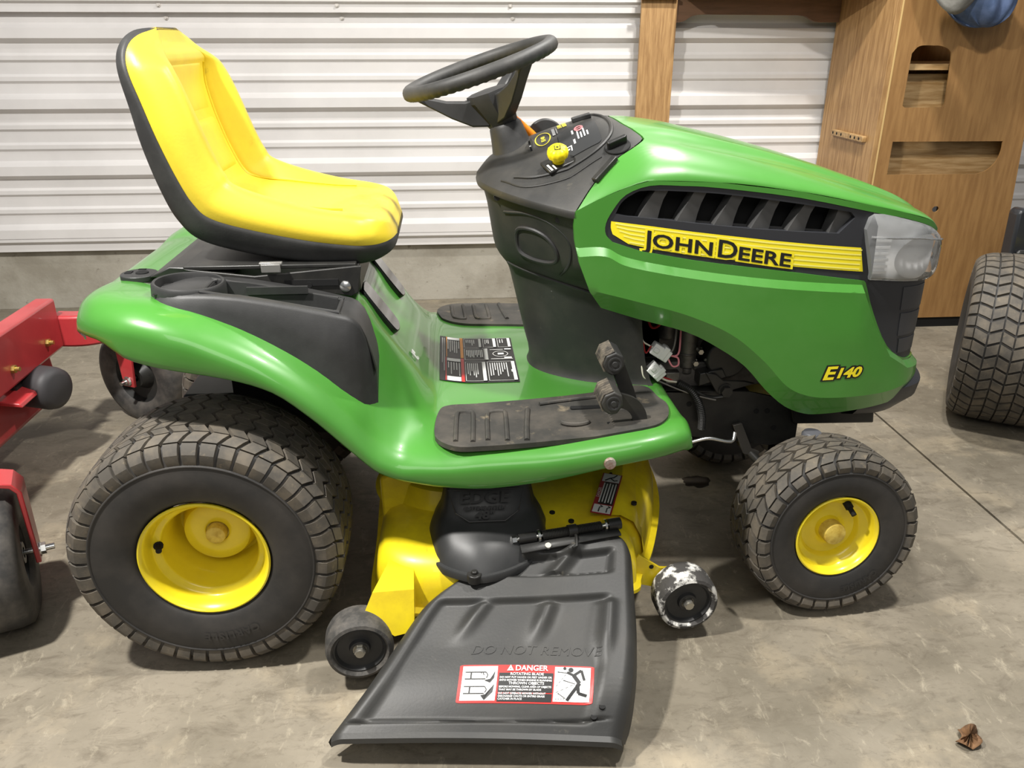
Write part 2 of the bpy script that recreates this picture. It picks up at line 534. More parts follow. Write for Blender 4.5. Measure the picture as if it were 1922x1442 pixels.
def rear_wheel(sgn):
    o = make_tyre('rear_tyre', 0.2545, 0.122, 0.117, 46, 0.46, 9, MOWER, duty=0.86, slit=0.12, text=('CARLISLE', math.radians(-78), 0.022))
    rim = B()
    rim.lathe([(0.1170, -0.100), (0.1195, -0.104), (0.1195, -0.108), (0.1165, -0.1095), (0.1125, -0.107), (0.1085, -0.098), (0.1050, -0.090),
               (0.1040, -0.078), (0.1000, -0.073), (0.0925, -0.071), (0.0885, -0.066), (0.0870, 0.026), (0.083, 0.034), (0.077, 0.034), (0.072, 0.022),
               (0.066, -0.004), (0.062, -0.012), (0.056, -0.0145), (0.026, -0.015), (0.0225, -0.013), (0.0225, -0.006), (0.0, -0.006)], n=72)
    r = rim.build('rim', YELLOW, o, smooth=40)
    cap = B(); cap.lathe([(0.0195, -0.006), (0.0195, -0.023), (0.018, -0.028), (0.011, -0.031), (0.0, -0.032)], n=28)
    cap.build('hub_cap', TAN, o, smooth=50)
    va = B(); va.cyl((-0.094, -0.066, 0.012), (-0.086, -0.088, 0.010), 0.0055, n=12); va.cyl((-0.091, -0.074, 0.0115), (-0.092, -0.070, 0.0115), 0.009, n=12)
    va.build('valve_stem', DARK, o)
    return o
rw = rear_wheel(1)
rw.location = (0, -0.358, 0.2545); rw.rotation_euler = (0, 0, 0)
def copy_part(o, loc, rot):
    c = o.copy(); COL.objects.link(c); c.location = loc; c.rotation_euler = rot
    for ch in o.children:
        d = ch.copy(); COL.objects.link(d); d.parent = c
    return c
copy_part(rw, (0, 0.358, 0.2545), (0, 0, math.pi))

fw = make_tyre('front_tyre', 0.1855, 0.078, 0.088, 32, 0.58, 6, MOWER, lug=0.60, th=0.008, slit=0.18, duty=0.84, text=('CARLISLE', math.radians(-62), 0.017))
rim = B()
rim.lathe([(0.0880, -0.062), (0.0905, -0.066), (0.0905, -0.069), (0.0880, -0.0705), (0.0845, -0.068), (0.0810, -0.060), (0.0790, -0.050), (0.074, -0.044),
           (0.067, -0.042), (0.062, -0.036), (0.058, -0.026), (0.048, -0.022), (0.036, -0.022), (0.028, -0.026), (0.024, -0.036), (0.0, -0.036)], n=64)
rim.build('rim', YELLOW, fw, smooth=40)
cap = B(); cap.lathe([(0.0245, -0.030), (0.0245, -0.055), (0.0225, -0.060), (0.010, -0.063), (0.0, -0.063)], n=28)
cap.build('hub_cap', TAN, fw, smooth=50)
va = B(); va.cyl((0.028, -0.040, 0.060), (0.033, -0.064, 0.045), 0.0055, n=12); va.cyl((0.027, -0.036, 0.064), (0.030, -0.05, 0.054), 0.0085, n=12)
va.build('valve_stem', DARK, fw)
fw.location = (1.245, -0.325, 0.1865); fw.rotation_euler = (math.radians(-4), 0, math.radians(3))
copy_part(fw, (1.245, 0.325, 0.1865), (math.radians(4), 0, math.radians(183)))
# ------------------------------------------------------------------ fender and foot platform
XK = [-.235, -.215, -.18, -.14, -.08, .00, .08, .15, .22, .28, .33, .38, .44, .52, .62, .75, .84, .90]
# columns of the half section: (y, heights at XK)
CK = [
 (0.00, [.640,.680,.705,.712,.700,.690,.685,.682,.682,.672,.602,.530,.460,.450,.450,.450,.455,.458]),
 (0.12, [.640,.680,.705,.712,.700,.690,.685,.682,.682,.672,.602,.530,.460,.450,.450,.450,.455,.458]),
 (0.20, [.640,.680,.705,.712,.700,.690,.685,.682,.680,.668,.600,.528,.460,.450,.450,.450,.455,.458]),
 (0.25, [.640,.682,.710,.718,.712,.700,.690,.680,.664,.640,.580,.515,.459,.449,.449,.450,.455,.458]),
 (0.31, [.640,.684,.714,.722,.718,.710,.690,.662,.626,.586,.540,.492,.456,.447,.447,.450,.456,.459]),
 (0.36, [.638,.683,.714,.724,.724,.712,.685,.650,.603,.553,.500,.462,.448,.445,.445,.450,.458,.461]),
 (0.395,[.634,.678,.710,.720,.722,.708,.678,.639,.589,.530,.472,.443,.440,.442,.444,.452,.462,.466]),
 (0.420,[.628,.670,.700,.711,.713,.699,.667,.628,.577,.517,.458,.434,.432,.436,.438,.447,.458,.462]),
 (0.438,[.618,.660,.688,.698,.699,.684,.650,.611,.559,.498,.440,.420,.420,.425,.428,.437,.449,.453]),
 (0.445,[.605,.646,.674,.682,.680,.662,.632,.594,.540,.478,.424,.405,.405,.408,.411,.420,.434,.438]),
 (0.442,[.640,.650,.662,.664,.640,.622,.604,.578,.520,.456,.408,.388,.378,.374,.382,.402,.415,.420]),
 (0.428,[.640,.650,.662,.664,.640,.622,.604,.578,.520,.456,.408,.388,.378,.374,.382,.402,.415,.420]),
]
SK = [.50, .66, .80, .89, .97, 1, 1, 1, 1, 1, 1, 1, 1.01, 1.02, 1.02, 1.0, .985, .94]
def body_row(x, drop=None):
    s = pch(XK, SK, x)
    pts = [(y*s, pch(XK, z, x)) for y, z in CK]
    c = catm(pts, 4)
    if drop is not None: c = [(p[0], min(p[1], drop)) for p in c]
    half = [(x, -p[0], p[1]) for p in c]
    return [(x, p[0], p[1]) for p in c][::-1] + half[1:]
def body_z(x, y):
    s = pch(XK, SK, x); ys = [q*s for q, _ in CK[:10]]
    return float(np.interp(abs(y), ys, [pch(XK, z, x) for _, z in CK[:10]]))
xs = [-.235 + .02*i for i in range(0, 5)] + list(np.linspace(-.14, .26, 24)) + list(np.linspace(.275, .50, 22)) + list(np.linspace(.53, .86, 14)) + [.88, .90]
rows = []
r0 = body_row(-.235); rows.append([(-.238, p[1], min(p[2], .632)) for p in r0])
for x in xs: rows.append(body_row(x))
r1 = body_row(.90)
for xx, ys, dz in ((.911, .985, .004), (.918, .965, .012), (.922, .950, .026), (.923, .945, .042)): rows.append([(xx, p[1]*ys, max(p[2]-dz, min(p[2], .416))) for p in r1])
b = B(); b.grid(rows)
body = b.build('fender_body', GREEN, MOWER, smooth=50)
def bodyM(x, y, off): return (x, y, body_z(x, y) + off)

# ribbed rubber foot mats
padR = catm([(.430,-.385),(.437,-.300),(.455,-.268),(.500,-.252),(.600,-.240),(.700,-.226),(.800,-.206),(.850,-.196),(.876,-.214),(.884,-.262),(.893,-.300),(.884,-.350),(.866,-.385),(.835,-.402),(.760,-.408),(.680,-.418),(.600,-.428),(.520,-.434),(.465,-.430)], 4, True)
padR = [(p[0], p[1]) for p in padR]
for sg in (1, -1):
    P = padR if sg == 1 else [(p[0], -p[1]) for p in padR]
    b = B(); patch(b, P, lambda x, y, o: (x, y, max(body_z(x, y), .447) + o), step=.012, off=.006, wall=-.004)
    pad = b.build('foot_mat', PADBLK, MOWER, smooth=40)
    b = B()
    for (x0, w) in ((.468, .030), (.528, .034)):          # raised U shaped treads
        c = [(x0, -.412*sg, 0), (x0+.004, -.31*sg, 0), (x0+.012, -.292*sg, 0), (x0+w, -.29*sg, 0), (x0+w+.006, -.305*sg, 0), (x0+w+.002, -.416*sg, 0)]
        c = catm(c, 4)
        b.tube([(p[0], p[1], max(body_z(p[0], p[1]), .447)+.006) for p in c], .0048, 8)
    c = catm([(.600, -.418*sg, 0), (.606, -.35*sg, 0), (.614, -.285*sg, 0)], 5)
    b.tube([(p[0], p[1], max(body_z(p[0], p[1]), .447)+.006) for p in c], .0055, 8)
    if sg == 1:
        c = catm([(.64, -.268, 0), (.70, -.254, 0), (.78, -.240, 0), (.85, -.226, 0)], 5)
        b.tube([(p[0], p[1], .458) for p in c], .004, 8)
        c = [(.70 + .026*math.cos(t), -.352 + .014*math.sin(t), .457) for t in np.linspace(3.3, 6.1, 9)]
        b.tube(c, .0045, 8)
    b.build('mat_tread', PADBLK, pad)
    if sg == 1:
        b = B()
        b.prism(rrect(.700, -.296, .880, -.282, .004), .4475, .4575, 'z')
        b.prism(rrect(.760, -.372, .850, -.360, .004), .4475, .4575, 'z')
        b.prism(rrect(.826, -.262, .862, -.226, .003), .4475, .4570, 'z')
        b.build('pedal_slot', DARK, pad)
# clip on the platform edge, worn bare metal
b = B(); b.lathe([(.0, -.004), (.0105, -.004), (.0115, -.002), (.0115, .004)], c=(.752, -.447, .414), n=20)
b.build('worn_bolt_head', mat('rusty_bare_metal', '#a9a29a', 0.5, metal=.4, col2='#7b4a34', nscale=60), MOWER)

# hitch plug on top of the fender
b = B()
b.prism([(-.128 + .034*math.cos(t), -.185 + .034*math.sin(t)) for t in np.linspace(0, 2*math.pi, 32, endpoint=False)], .712, .724, 'z')
plug = b.build('fender_plug', BLACK, MOWER, bevel=.002)
b = B(); b.cyl((-.122, -.185, .7235), (-.122, -.185, .7255), .012, n=20); b.box((-.148, -.182, .7242), (.012, .016, .002)); b.box((-.130, -.160, .7242), (.014, .006, .002))
b.build('plug_recess', DARK, plug)

# black storage tray with cup holder on the right fender
XT = [-.05, -.035, -.02, 0.0, .02, .04, .06, .10, .15, .20, .24, .262, .280, .292, .303, .312, .320, .326]
def tray_top(x): return pch([-.05, .0, .06, .15, .262, .285, .300, .312, .320, .326], [.728, .732, .730, .716, .690, .683, .670, .640, .605, .572], x)
def tray_sec(x):
    zt = tray_top(x)
    yo = pch([-.05, -.035, .0, .26, .30, .326], [-.352, -.366, -.378, -.380, -.372, -.352], x)
    yi = pch([-.05, -.02, .02, .06, .326], [-.285, -.250, -.238, -.238, -.240], x)
    zo = min(zt - .012, body_z(x, -.38) - .010)
    zi = min(zt - .012, body_z(x, yi) - .012)
    return [(x, yo-.004, zo), (x, yo+.002, (zo+zt)/2), (x, yo+.008, zt-.007), (x, yo+.012, zt-.002), (x, yo+.019, zt), (x, -.352, zt), (x, -.280, zt), (x, yi-.012, zt), (x, yi-.004, zt-.006), (x, yi, zi)]
b = B(); rows = [tray_sec(x) for x in XT]
n = len(rows[0]); v = [p for r in rows for p in r]; f = []
for i in range(len(XT)-1):
    for j in range(n-1):
        if j == 5 and XT[i] >= .039 and XT[i+1] <= .263: continue
        f.append((i*n+j, i*n+j+1, (i+1)*n+j+1, (i+1)*n+j))
b.add(v, f); b.ngon(rows[0]); b.ngon(rows[-1])
hx = [x for x in XT if .039 <= x <= .263]
rim = [(x, -.352, tray_top(x)) for x in hx] + [(x, -.280, tray_top(x)) for x in hx[::-1]]
low = [(p[0] + (.006 if p[0] < .1 else -.006 if p[0] > .25 else 0), p[1] + (.006 if p[1] < -.32 else -.006), tray_top(p[0]) - .060) for p in rim]
b.grid([rim + rim[:1], low + low[:1]]); b.ngon(low)
tray = b.build('storage_tray', BLACK, MOWER, smooth=40)
b = B()
rp = catm([(x, y, tray_top(x)+.0005) for x, y in rrect(.036, -.356, .266, -.276, .012)], 2, True)
b.tube([tuple(p) for p in rp], .0032, 8, closed=True)
b.tube([(.10, -.352, tray_top(.10)-.012), (.20, -.352, tray_top(.20)-.012)], .003, 6)
b.box((.15, -.283, tray_top(.15)-.004), (.11, .006, .014))
b.build('tray_rim', BLACK, tray)
CUPC = (.000, -.302, .0)
b = B()
zc = .739
M = Matrix.Translation((CUPC[0], CUPC[1], zc)) @ Matrix.Rotation(math.radians(3), 4, 'Y') @ Matrix.Rotation(math.radians(90), 4, 'X')
b.lathe([(.066, -.055), (.064, -.015), (.0635, -.004), (.0605, .0), (.0565, -.001), (.055, -.006), (.052, -.050), (.0, -.052)], n=48, M=M)
b.build('cup_holder', BLACK, tray, smooth=40)

# recessed black grip pads on the seat riser
for sg in (1, -1):
    b = B()
    pts = catm([(-.060, -.020), (-.046, -.036), (.040, -.036), (.058, -.018), (.058, .018), (.040, .036), (-.046, .036), (-.060, .020)], 4, True)
    q = Matrix.Translation((.319, -.125*sg, .622)) @ Matrix.Rotation(math.radians(55), 4, 'Y')
    b.add(*(lambda bb: (bb.v, bb.f))(B().prism([(p[0], p[1]) for p in pts], -.014, .008, 'z')), M=q)
    g = b.build('riser_handle', mat('glossy_black', '#101010', 0.15, coat=.6), MOWER, bevel=.003)
b = B()
Mw = Matrix.Translation((.388, -.150, .524)) @ Matrix.Rotation(math.radians(54), 4, 'Y')
b.box((0, 0, .001), (.022, .006, .001), M=Mw); b.box((-.006, .012, .001), (.010, .010, .001), M=Mw); b.box((.010, .010, .001), (.006, .004, .001), M=Mw)
b.build('small_white_pictogram', WHITE, MOWER)

# instruction label on the floor pan (flat print)
LX0, LX1, LY0, LY1 = .438, .612, -.135, .146
def lab(u, v, o): return (LX0 + (LX1-LX0)*u, LY0 + (LY1-LY0)*v, max(body_z(LX0+(LX1-LX0)*u, 0), .4495) + .0012 + o)
def quad(bld, u0, v0, u1, v1, o=0.0014):
    k = 4
    bld.grid([[lab(u0+(u1-u0)*i/k, v0, o) for i in range(k+1)], [lab(u0+(u1-u0)*i/k, v1, o) for i in range(k+1)]])
b = B(); quad(b, 0, 0, 1, 1, 0); LB = b.build('instruction_label', BLKPRINT, MOWER, smooth=0)
b = B(); quad(b, .275, .51, .315, .99); quad(b, .085, .51, .095, .99); LO = b.build('orange_print', ORPRINT, LB, smooth=0)
b = B(); quad(b, .275, .01, .315, .50); quad(b, .075, .01, .085, .50); b.build('red_print', REDPRINT, LB, smooth=0)
b = B()
quad(b, .10, .925, .27, .985); quad(b, .095, .015, .27, .10); quad(b, .095, .42, .27, .485)
rnd = random.Random(3)
def lines(u0, u1, v0, v1, k, w):
    for i in range(k):
        u = u0 + (u1-u0)*(i+.5)/k; l = (v1-v0)*rnd.uniform(.45, 1.0)
        quad(b, u-w/2, v1-l, u+w/2, v1)
lines(.095, .27, .54, .905, 6, .010); lines(.095, .27, .12, .40, 5, .010); lines(.02, .07, .12, .95, 2, .006)
for (u0, u1, v0, v1, hdr, k) in ((.33, .60, .03, .43, .05, 6), (.62, .985, .03, .43, .05, 8), (.33, .60, .475, .735, .0, 10), (.33, .575, .765, .985, .04, 5), (.595, .78, .765, .985, .045, 3), (.80, .985, .765, .985, .045, 2)):
    t = .006
    quad(b, u0, v0, u0+t, v1); quad(b, u1-t, v0, u1, v1); quad(b, u0, v0, u1, v0+t*.6); quad(b, u0, v1-t*.6, u1, v1)
    if hdr: quad(b, u1-hdr, v0, u1, v1)
    lines(u0+.02, u1-hdr-.05 if hdr else u1-.02, v0+.05, v1-.03, k, .011)
quad(b, .605, .475, .645, .735); quad(b, .92, .20, .935, .25)
ov = [(.815 + .105*math.cos(t), .605 + .065*math.sin(t)) for t in np.linspace(0, 2*math.pi, 28)]
b.grid([[lab(u, v_, .0014) for u, v_ in ov], [lab(.815+(u-.815)*.92, .605+(v_-.605)*.9, .0014) for u, v_ in ov]])
quad(b, .68, .485, .97, .495); quad(b, .88, .70, .97, .725); quad(b, .68, .70, .86, .708); quad(b, .86, .50, .96, .53); quad(b, .78, .585, .86, .625)
b.build('white_print', WHITE, LB, smooth=0)

# brake pedals on bent black arms
def pedal(c, arm):
    b = B()
    poly = [(-.020, -.014), (-.024, .004), (-.014, .020), (.006, .024), (.020, .012), (.018, -.010), (.004, -.024), (-.010, -.024)]
    M = Matrix.Translation(c) @ Matrix.Rotation(math.radians(-12), 4, 'Y')
    b.add(*(lambda bb: (bb.v, bb.f))(B().prism([(p[0]*.95, p[1]*.95) for p in poly], -.033, .033, 'y')), M=M)
    p = b.build('pedal', BLACKD, MOWER, bevel=.003)
    bb = B()
    for i in range(7):
        y = -.028 + .0093*i
        bb.tube([tuple(M @ Vector(q)) for q in [(-.021, y, -.012), (-.0245, y, .004), (-.015, y, .020), (.004, y, .0245)]], .0026, 6)
    bb.build('pedal_grip', mat('worn_grip', '#383531', .7, col2='#756c5e', nscale=40), p)
    bb = B(); bb.lathe([(.014, -.033), (.014, -.036), (.011, -.036), (.010, -.0345), (.006, -.0345), (.005, -.037), (0, -.037)], n=24, M=M)
    bb.build('pedal_boss', BLACK, p)
    bb = B()
    A = [Vector(q) for q in catm(arm, 6)]
    rows = []
    for i, q in enumerate(A):
        t = (A[min(i+1, len(A)-1)] - A[max(i-1, 0)]).normalized(); nn = Vector((0, 1, 0)).cross(t).normalized()
        rows.append([tuple(q + nn*.014 + Vector((0, -.004, 0))), tuple(q + nn*.014 + Vector((0, .004, 0))), tuple(q - nn*.014 + Vector((0, .004, 0))), tuple(q - nn*.014 + Vector((0, -.004, 0)))])
    bb.grid(rows, closev=True); bb.ngon(rows[0]); bb.ngon(rows[-1])
    bb.build('pedal_arm', BLACKM, p)
pedal((.776, -.300, .566), [(.784, -.300, .560), (.800, -.300, .520), (.815, -.300, .480), (.818, -.300, .445)])
pedal((.764, -.362, .512), [(.775, -.366, .508), (.805, -.366, .496), (.822, -.366, .470), (.818, -.366, .440)])
# ------------------------------------------------------------------ hood: plan path of the side wall, then patches laid on it
HP = np.array(catm([(.70,.262),(.9,.262),(1.1,.256),(1.25,.245),(1.35,.227),(1.42,.202),(1.465,.168),(1.497,.12),(1.513,.06),(1.518,0)], 20))
HS = np.r_[0, np.cumsum(np.hypot(*np.diff(HP, axis=0).T))]
HT = np.gradient(HP, axis=0); HT /= np.linalg.norm(HT, axis=1)[:, None]
SEND = float(HS[-1])
ZS_S = [0, .05, .10, .14, .27, .43, .58, .66, .742, .80, .85, SEND]
ZS_Z = [.843, .868, .888, .898, .893, .873, .843, .825, .803, .777, .763, .752]
LEDGE = ([0, .06, .107, .233, .397, .591, .631, .682, .744, .80, .86, SEND], [.775, .775, .754, .728, .704, .684, .606, .538, .500, .490, .484, .482])
BEVEL = ([0, .027, .133, .231, .322, .396, .45, .5, .562, .668, .754, .86, SEND], [.706, .698, .669, .639, .596, .536, .480, .455, .447, .447, .452, .462, .468])
def dense(T):
    c = np.array(catm(list(zip(*T)), 6)); return (list(c[:, 0]), list(c[:, 1]))
_a = dense((LEDGE[0][:6], LEDGE[1][:6])); LEDGE = (_a[0] + LEDGE[0][6:], _a[1] + LEDGE[1][6:]); BEVEL = dense(BEVEL)
def hoodM(sg):
    def M(s, z, off):
        x = np.interp(s, HS, HP[:, 0]); y = np.interp(s, HS, HP[:, 1])
        tx = np.interp(s, HS, HT[:, 0]); ty = np.interp(s, HS, HT[:, 1])
        zl = np.interp(s, *LEDGE); zb = np.interp(s, *BEVEL)
        bl = .013*sst(0, .014, zl - z) + .010*sst(.0, .12, zl - z)*sst(.35, .75, s)
        if z < zb: bl -= (zb - z)*.42
        d = bl + off
        return (x - ty*d, -sg*(y + tx*d), z)
    return M
SIDE = [(0, .843), (.05, .868), (.10, .888), (.14, .898), (.27, .893), (.43, .873), (.58, .843), (.66, .825), (.742, .803), (.80, .777), (.85, .763), (SEND, .752),
        (SEND, .436), (.86, .428), (.78, .418), (.691, .410), (.621, .405), (.545, .402), (.508, .405), (.463, .424), (.417, .463), (.364, .520), (.303, .563), (.234, .600), (.135, .630), (.058, .656),
        (.033, .692), (.010, .750), (.002, .790), (.0, .815)]
def smoothline(P, n=4): return [tuple(p) for p in catm(P, n)]
HOLE = smoothline([(.075, .785), (.061, .80), (.060, .82), (.072, .845), (.095, .873), (.139, .889), (.199, .888), (.27, .883), (.428, .862), (.588, .829), (.666, .813), (.74, .792), (.80, .768), (.86, .753), (SEND-.003, .746)], 3) + \
       smoothline([(SEND-.003, .485), (.86, .487), (.816, .493), (.744, .505), (.682, .543), (.631, .619), (.598, .688)], 3) + smoothline([(.594, .692), (.45, .715), (.339, .731), (.232, .747), (.126, .768)], 2)
LOWS = smoothline(SIDE[12:26], 3)
SIDEF = SIDE[:12] + LOWS + SIDE[26:]

# top skin, shared by hood and dash
def yw(x):
    if x <= .53: return 0.0
    if x < .70: return .262*((x-.53)/.17)**.42
    return float(np.interp(x, HP[:, 0], HP[:, 1]))
def zsx(x):
    if x < .70: return pch([.53, .60, .70], [.870, .858, .843], x)
    i = float(np.interp(x, HP[:, 0], HS)); return pch(ZS_S, ZS_Z, i)
def ztx(x): return pch([.53, .56, .60, .66, .72, .78, .84, .862, .99, 1.137, 1.288, 1.42, 1.48, 1.518], [.878, .912, .932, .957, .976, .989, .986, .982, .954, .918, .872, .824, .792, .752], x)
def topz(x, v):
    n = float(np.interp(x, [.6, .70, .80, .9], [1.5, 1.6, 2.1, 2.5])); m = float(np.interp(x, [.6, .70, .80, .9], [1.0, .95, .80, .62]))
    a = abs(v)
    z = zsx(x) + (ztx(x)-zsx(x))*max(0.0, 1-a**n)**m
    if x > .8:                                   # the raised spine of the hood with its creases
        k = sst(.8, .95, x)*sst(1.52, 1.40, x)
        z += k*(.007*sst(.52, .44, a) - .004*math.exp(-((a-.60)/.07)**2))
    return z
def topP(x, v): return (x, v*yw(x), topz(x, v))
VB = ([0, .3, .5, .62, .72, .8, .9, 1.0], [.805, .815, .832, .842, .822, .778, .735, .702])
def xb(v): return float(pch(VB[0], VB[1], abs(v)))
VV = [math.sin(math.pi/2*t) for t in np.linspace(-1, 1, 61)]
rows = []
for i in range(60):
    a = i/59; row = []
    for v in VV:
        x0 = xb(v) + .004; x = x0 + (1.5178-x0)*(1-(1-a)**1.35)
        row.append(topP(x, v))
    rows.append(row)
b = B(); b.grid(rows)
HOOD = b.build('hood', GREEN, MOWER, smooth=50)
edge = B(); edge.grid([rows[0], [(p[0]-.001, p[1]*.985, p[2]-.018) for p in rows[0]]]); edge.build('hood_rear_edge', GREEN, HOOD)

PAN = smoothline([(.075, .782), (.058, .80), (.057, .82), (.069, .847), (.093, .876), (.139, .892), (.199, .891), (.27, .886), (.428, .865), (.588, .832)], 3) + \
      [(.606, .800), (.612, .700), (.599, .684)] + smoothline([(.594, .689), (.45, .712), (.339, .728), (.232, .744), (.126, .765)], 2)
VENT = smoothline([(.078, .838), (.088, .858), (.108, .873), (.139, .880), (.271, .872), (.43, .850), (.541, .831)], 3) + [(.552, .820), (.522, .790), (.43, .797), (.33, .806), (.25, .815), (.173, .825), (.10, .833)]
LAMP = smoothline([(.575, .797), (.590, .826), (.666, .812), (.74, .791), (.80, .767), (.862, .750)], 3) + smoothline([(.872, .70), (.85, .667), (.80, .671), (.70, .682), (.604, .694)], 3)
GRILLE = [(.599, .692), (.70, .680), (.80, .669), (.85, .665), (.872, .70), (.862, .752), (SEND, .749), (SEND, .482)] + smoothline([(.86, .484), (.816, .490), (.742, .502), (.679, .541), (.628, .618), (.592, .690)], 3)
STRIPE = smoothline([(.074, .800), (.070, .812), (.070, .8245)], 3) + [(.150, .8135), (.227, .802), (.386, .781), (.480, .770), (.575, .760), (.588, .711), (.448, .727), (.231, .756), (.150, .7705), (.105, .781)]
for sg in (1, -1):
    M = hoodM(sg)
    b = B(); patch(b, SIDEF, M, holes=[HOLE], step=.014, wall=-.012, creases=[list(zip(*LEDGE)), [(s, z-.014) for s, z in zip(*LEDGE)], list(zip(*BEVEL))])
    b.build('hood_side', GREEN, HOOD, smooth=17)
    b = B(); patch(b, PAN, M, holes=[VENT], step=.014, off=-.003, wall=-.020)
    b.build('vent_panel', PANELBLK, HOOD, smooth=30)
    b = B(); patch(b, [(.065, .775), (.06, .85), (.14, .888), (.57, .842), (.56, .775)], M, step=.03, off=-.055)
    b.build('vent_backing', DARK, HOOD)
    b = B(); patch(b, [(.09, .826), (.20, .821), (.50, .793), (.545, .785), (.545, .775), (.09, .806)], M, step=.02, off=-.03)
    b.build('vent_sill', GREY, HOOD)
    # curved louvre blades
    for k in range(6):
        s0 = .120 + .0735*k
        if k == 5: P = [(.500, .781), (.520, .840), (.556, .836), (.556, .778)]
        else:
            zb_ = float(np.interp(s0+.02, [.1, .33, .52], [.830, .803, .784])); zt_ = float(np.interp(s0+.05, [.14, .27, .43, .54], [.883, .874, .853, .835]))
            P = [(s0, zb_), (s0+.008, zb_+.016), (s0+.020, zb_+.036), (s0+.034, zt_), (s0+.060, zt_-.001), (s0+.050, zb_+.036), (s0+.044, zb_+.016), (s0+.041, zb_)]
        b = B()
        def ML(s, z, o, s0=s0): return M(s, z, o - .006 - .010*sst(.0, .06, s-s0))
        patch(b, P, ML, step=.012, off=0, wall=-.030)
        b.build('louver', GREY, HOOD, smooth=35)
    b = B(); patch(b, GRILLE, M, step=.014, off=-.004, wall=-.014)
    b.build('grille', PANELBLK, HOOD, smooth=30)
    b = B()
    for (u0, z0, u1, z1) in ((.705, .618, .80, .668), (.712, .560, .80, .610), (.722, .520, .80, .552)):
        patch(b, [(u0, z0), (u1, z0-.006), (u1, z1-.006), (u0-.004, z1)], M, step=.015, off=-.0025, wall=-.004)
    b.build('grille_facet', mat('grey_grille', '#3b3c40', .4), HOOD, smooth=30)
    # headlamp: reflector with step prisms behind a clear bulging cover
    b = B(); patch(b, LAMP, M, step=.012, off=-.016)
    for k in range(6): patch(b, [(.600+.001*k, .703+.013*k), (.650, .700+.013*k), (.650, .705+.013*k), (.600, .708+.013*k)], M, step=.02, off=-.008, wall=-.016)
    b.build('reflector', REFLWHITE, HOOD, smooth=30)
    b = B()
    cx, cz = .735, .728
    bowl = [[M(cx + r*.075*math.cos(t)*1.0, cz + r*.045*math.sin(t), -.014 + .012*r**2) for t in np.linspace(0, 2*math.pi, 40)] for r in (0.02, .25, .5, .75, 1.0)]
    b.grid(bowl); b.build('lamp_bowl', REFLWHITE, HOOD, smooth=60)
    def MLENS(s, z, o):
        d = min(1.0, max(0.0, min((s-.573)/.05, (.872-s)/.05, (z-np.interp(s, [.60, .85], [.694, .667]))/.03, (np.interp(s, [.59, .666, .74, .80, .862], [.826, .812, .791, .767, .750])-z)/.03)))
        return M(s, z, o + .012*math.sqrt(max(0, 1-(1-d)**2)))
    b = B(); patch(b, LAMP, MLENS, step=.008, off=.002, wall=-.010)
    b.build('headlamp_lens', LENS, HOOD, smooth=60)
    b = B(); lp = [MLENS(s, z, .0035) for s, z in zip(np.linspace(.585, .868, 24), np.interp(np.linspace(.585, .868, 24), [.585, .70, .80, .868], [.783, .774, .756, .738]))]
    b.tube(lp, .0022, 6); b.build('lens_moulding', LENS, HOOD)
    # yellow stripe with raised lines and the lettering (flat print on this side)
    b = B(); patch(b, STRIPE, M, step=.014, off=-.0015); b.build('yellow_stripe', YELPRINT, HOOD, smooth=30)
    b = B()
    for k in range(5):
        f = (k+.5)/5
        t = [(s, np.interp(s, [.07, .227, .386, .575], [.8245, .802, .781, .760])*(1-f) + np.interp(s, [.07, .105, .231, .448, .588], [.800, .781, .756, .727, .711])*f) for s in np.linspace(.078 + .035*f*f, .578, 24)]
        b.grid([[M(s, z-.0015, -.0010) for s, z in t], [M(s, z+.0012, -.0010) for s, z in t]])
    b.build('stripe_line', mat('pale_yellow_print', '#fbf27a', .4), HOOD, smooth=0)
    def run(bld, o, off):
        cur = .1330
        for s_, big in (('J', 1), ('OHN', 0), ('D', 1), ('EERE', 0)):
            size = .0475 if big else .0360
            v, f = textvf(s_, size, offset=o, space=1.02, sx=1.44 if not big else 1.22)
            x0 = min(p[0] for p in textvf(s_, size, sx=1.44 if not big else 1.22)[0]); x1 = max(p[0] for p in textvf(s_, size, space=1.02, sx=1.44 if not big else 1.22)[0])
            if s_ == 'D': cur += .008
            def ps(x, y):
                u = cur + x - x0
                u = u if sg == 1 else .5665 - u
                zz = np.interp(u, [.133, .432], [.7785, .7275]) + (y - (.004 if s_ == 'J' else 0)) + (0 if sg == 1 else 0)
                return M(u + .12*y*(1 if sg == 1 else -1)*0, zz, off)
            bld.add([ps(x, y) for x, y in v], f)
            cur += x1 - x0 + .0055
        return cur
    b = B(); run(b, .0046, -.0007); b.build('letter_outline', YELPRINT, HOOD, smooth=0)
    b = B(); run(b, .0009, -.0001); b.build('lettering', BLKPRINT, HOOD, smooth=0)
    def badge(bld, o, off):
        cur = .523
        for s_, size in (('E', .040), ('140', .030)):
            v, f = textvf(s_, size, offset=o, shear=.22, sx=1.25)
            w = max(p[0] for p in textvf(s_, size, shear=.22, sx=1.25)[0])
            bld.add([M((cur+x) if sg == 1 else (1.168-cur-x), .4905 + y + (.0025 if s_ != 'E' else 0) , off) for x, y in v], f)
            cur += w - .004
    b = B(); badge(b, .0042, .0006); b.build('badge_outline', BLKPRINT, HOOD, smooth=0)
    b = B(); badge(b, .0012, .0012); b.build('model_badge', YELPRINT, HOOD, smooth=0)

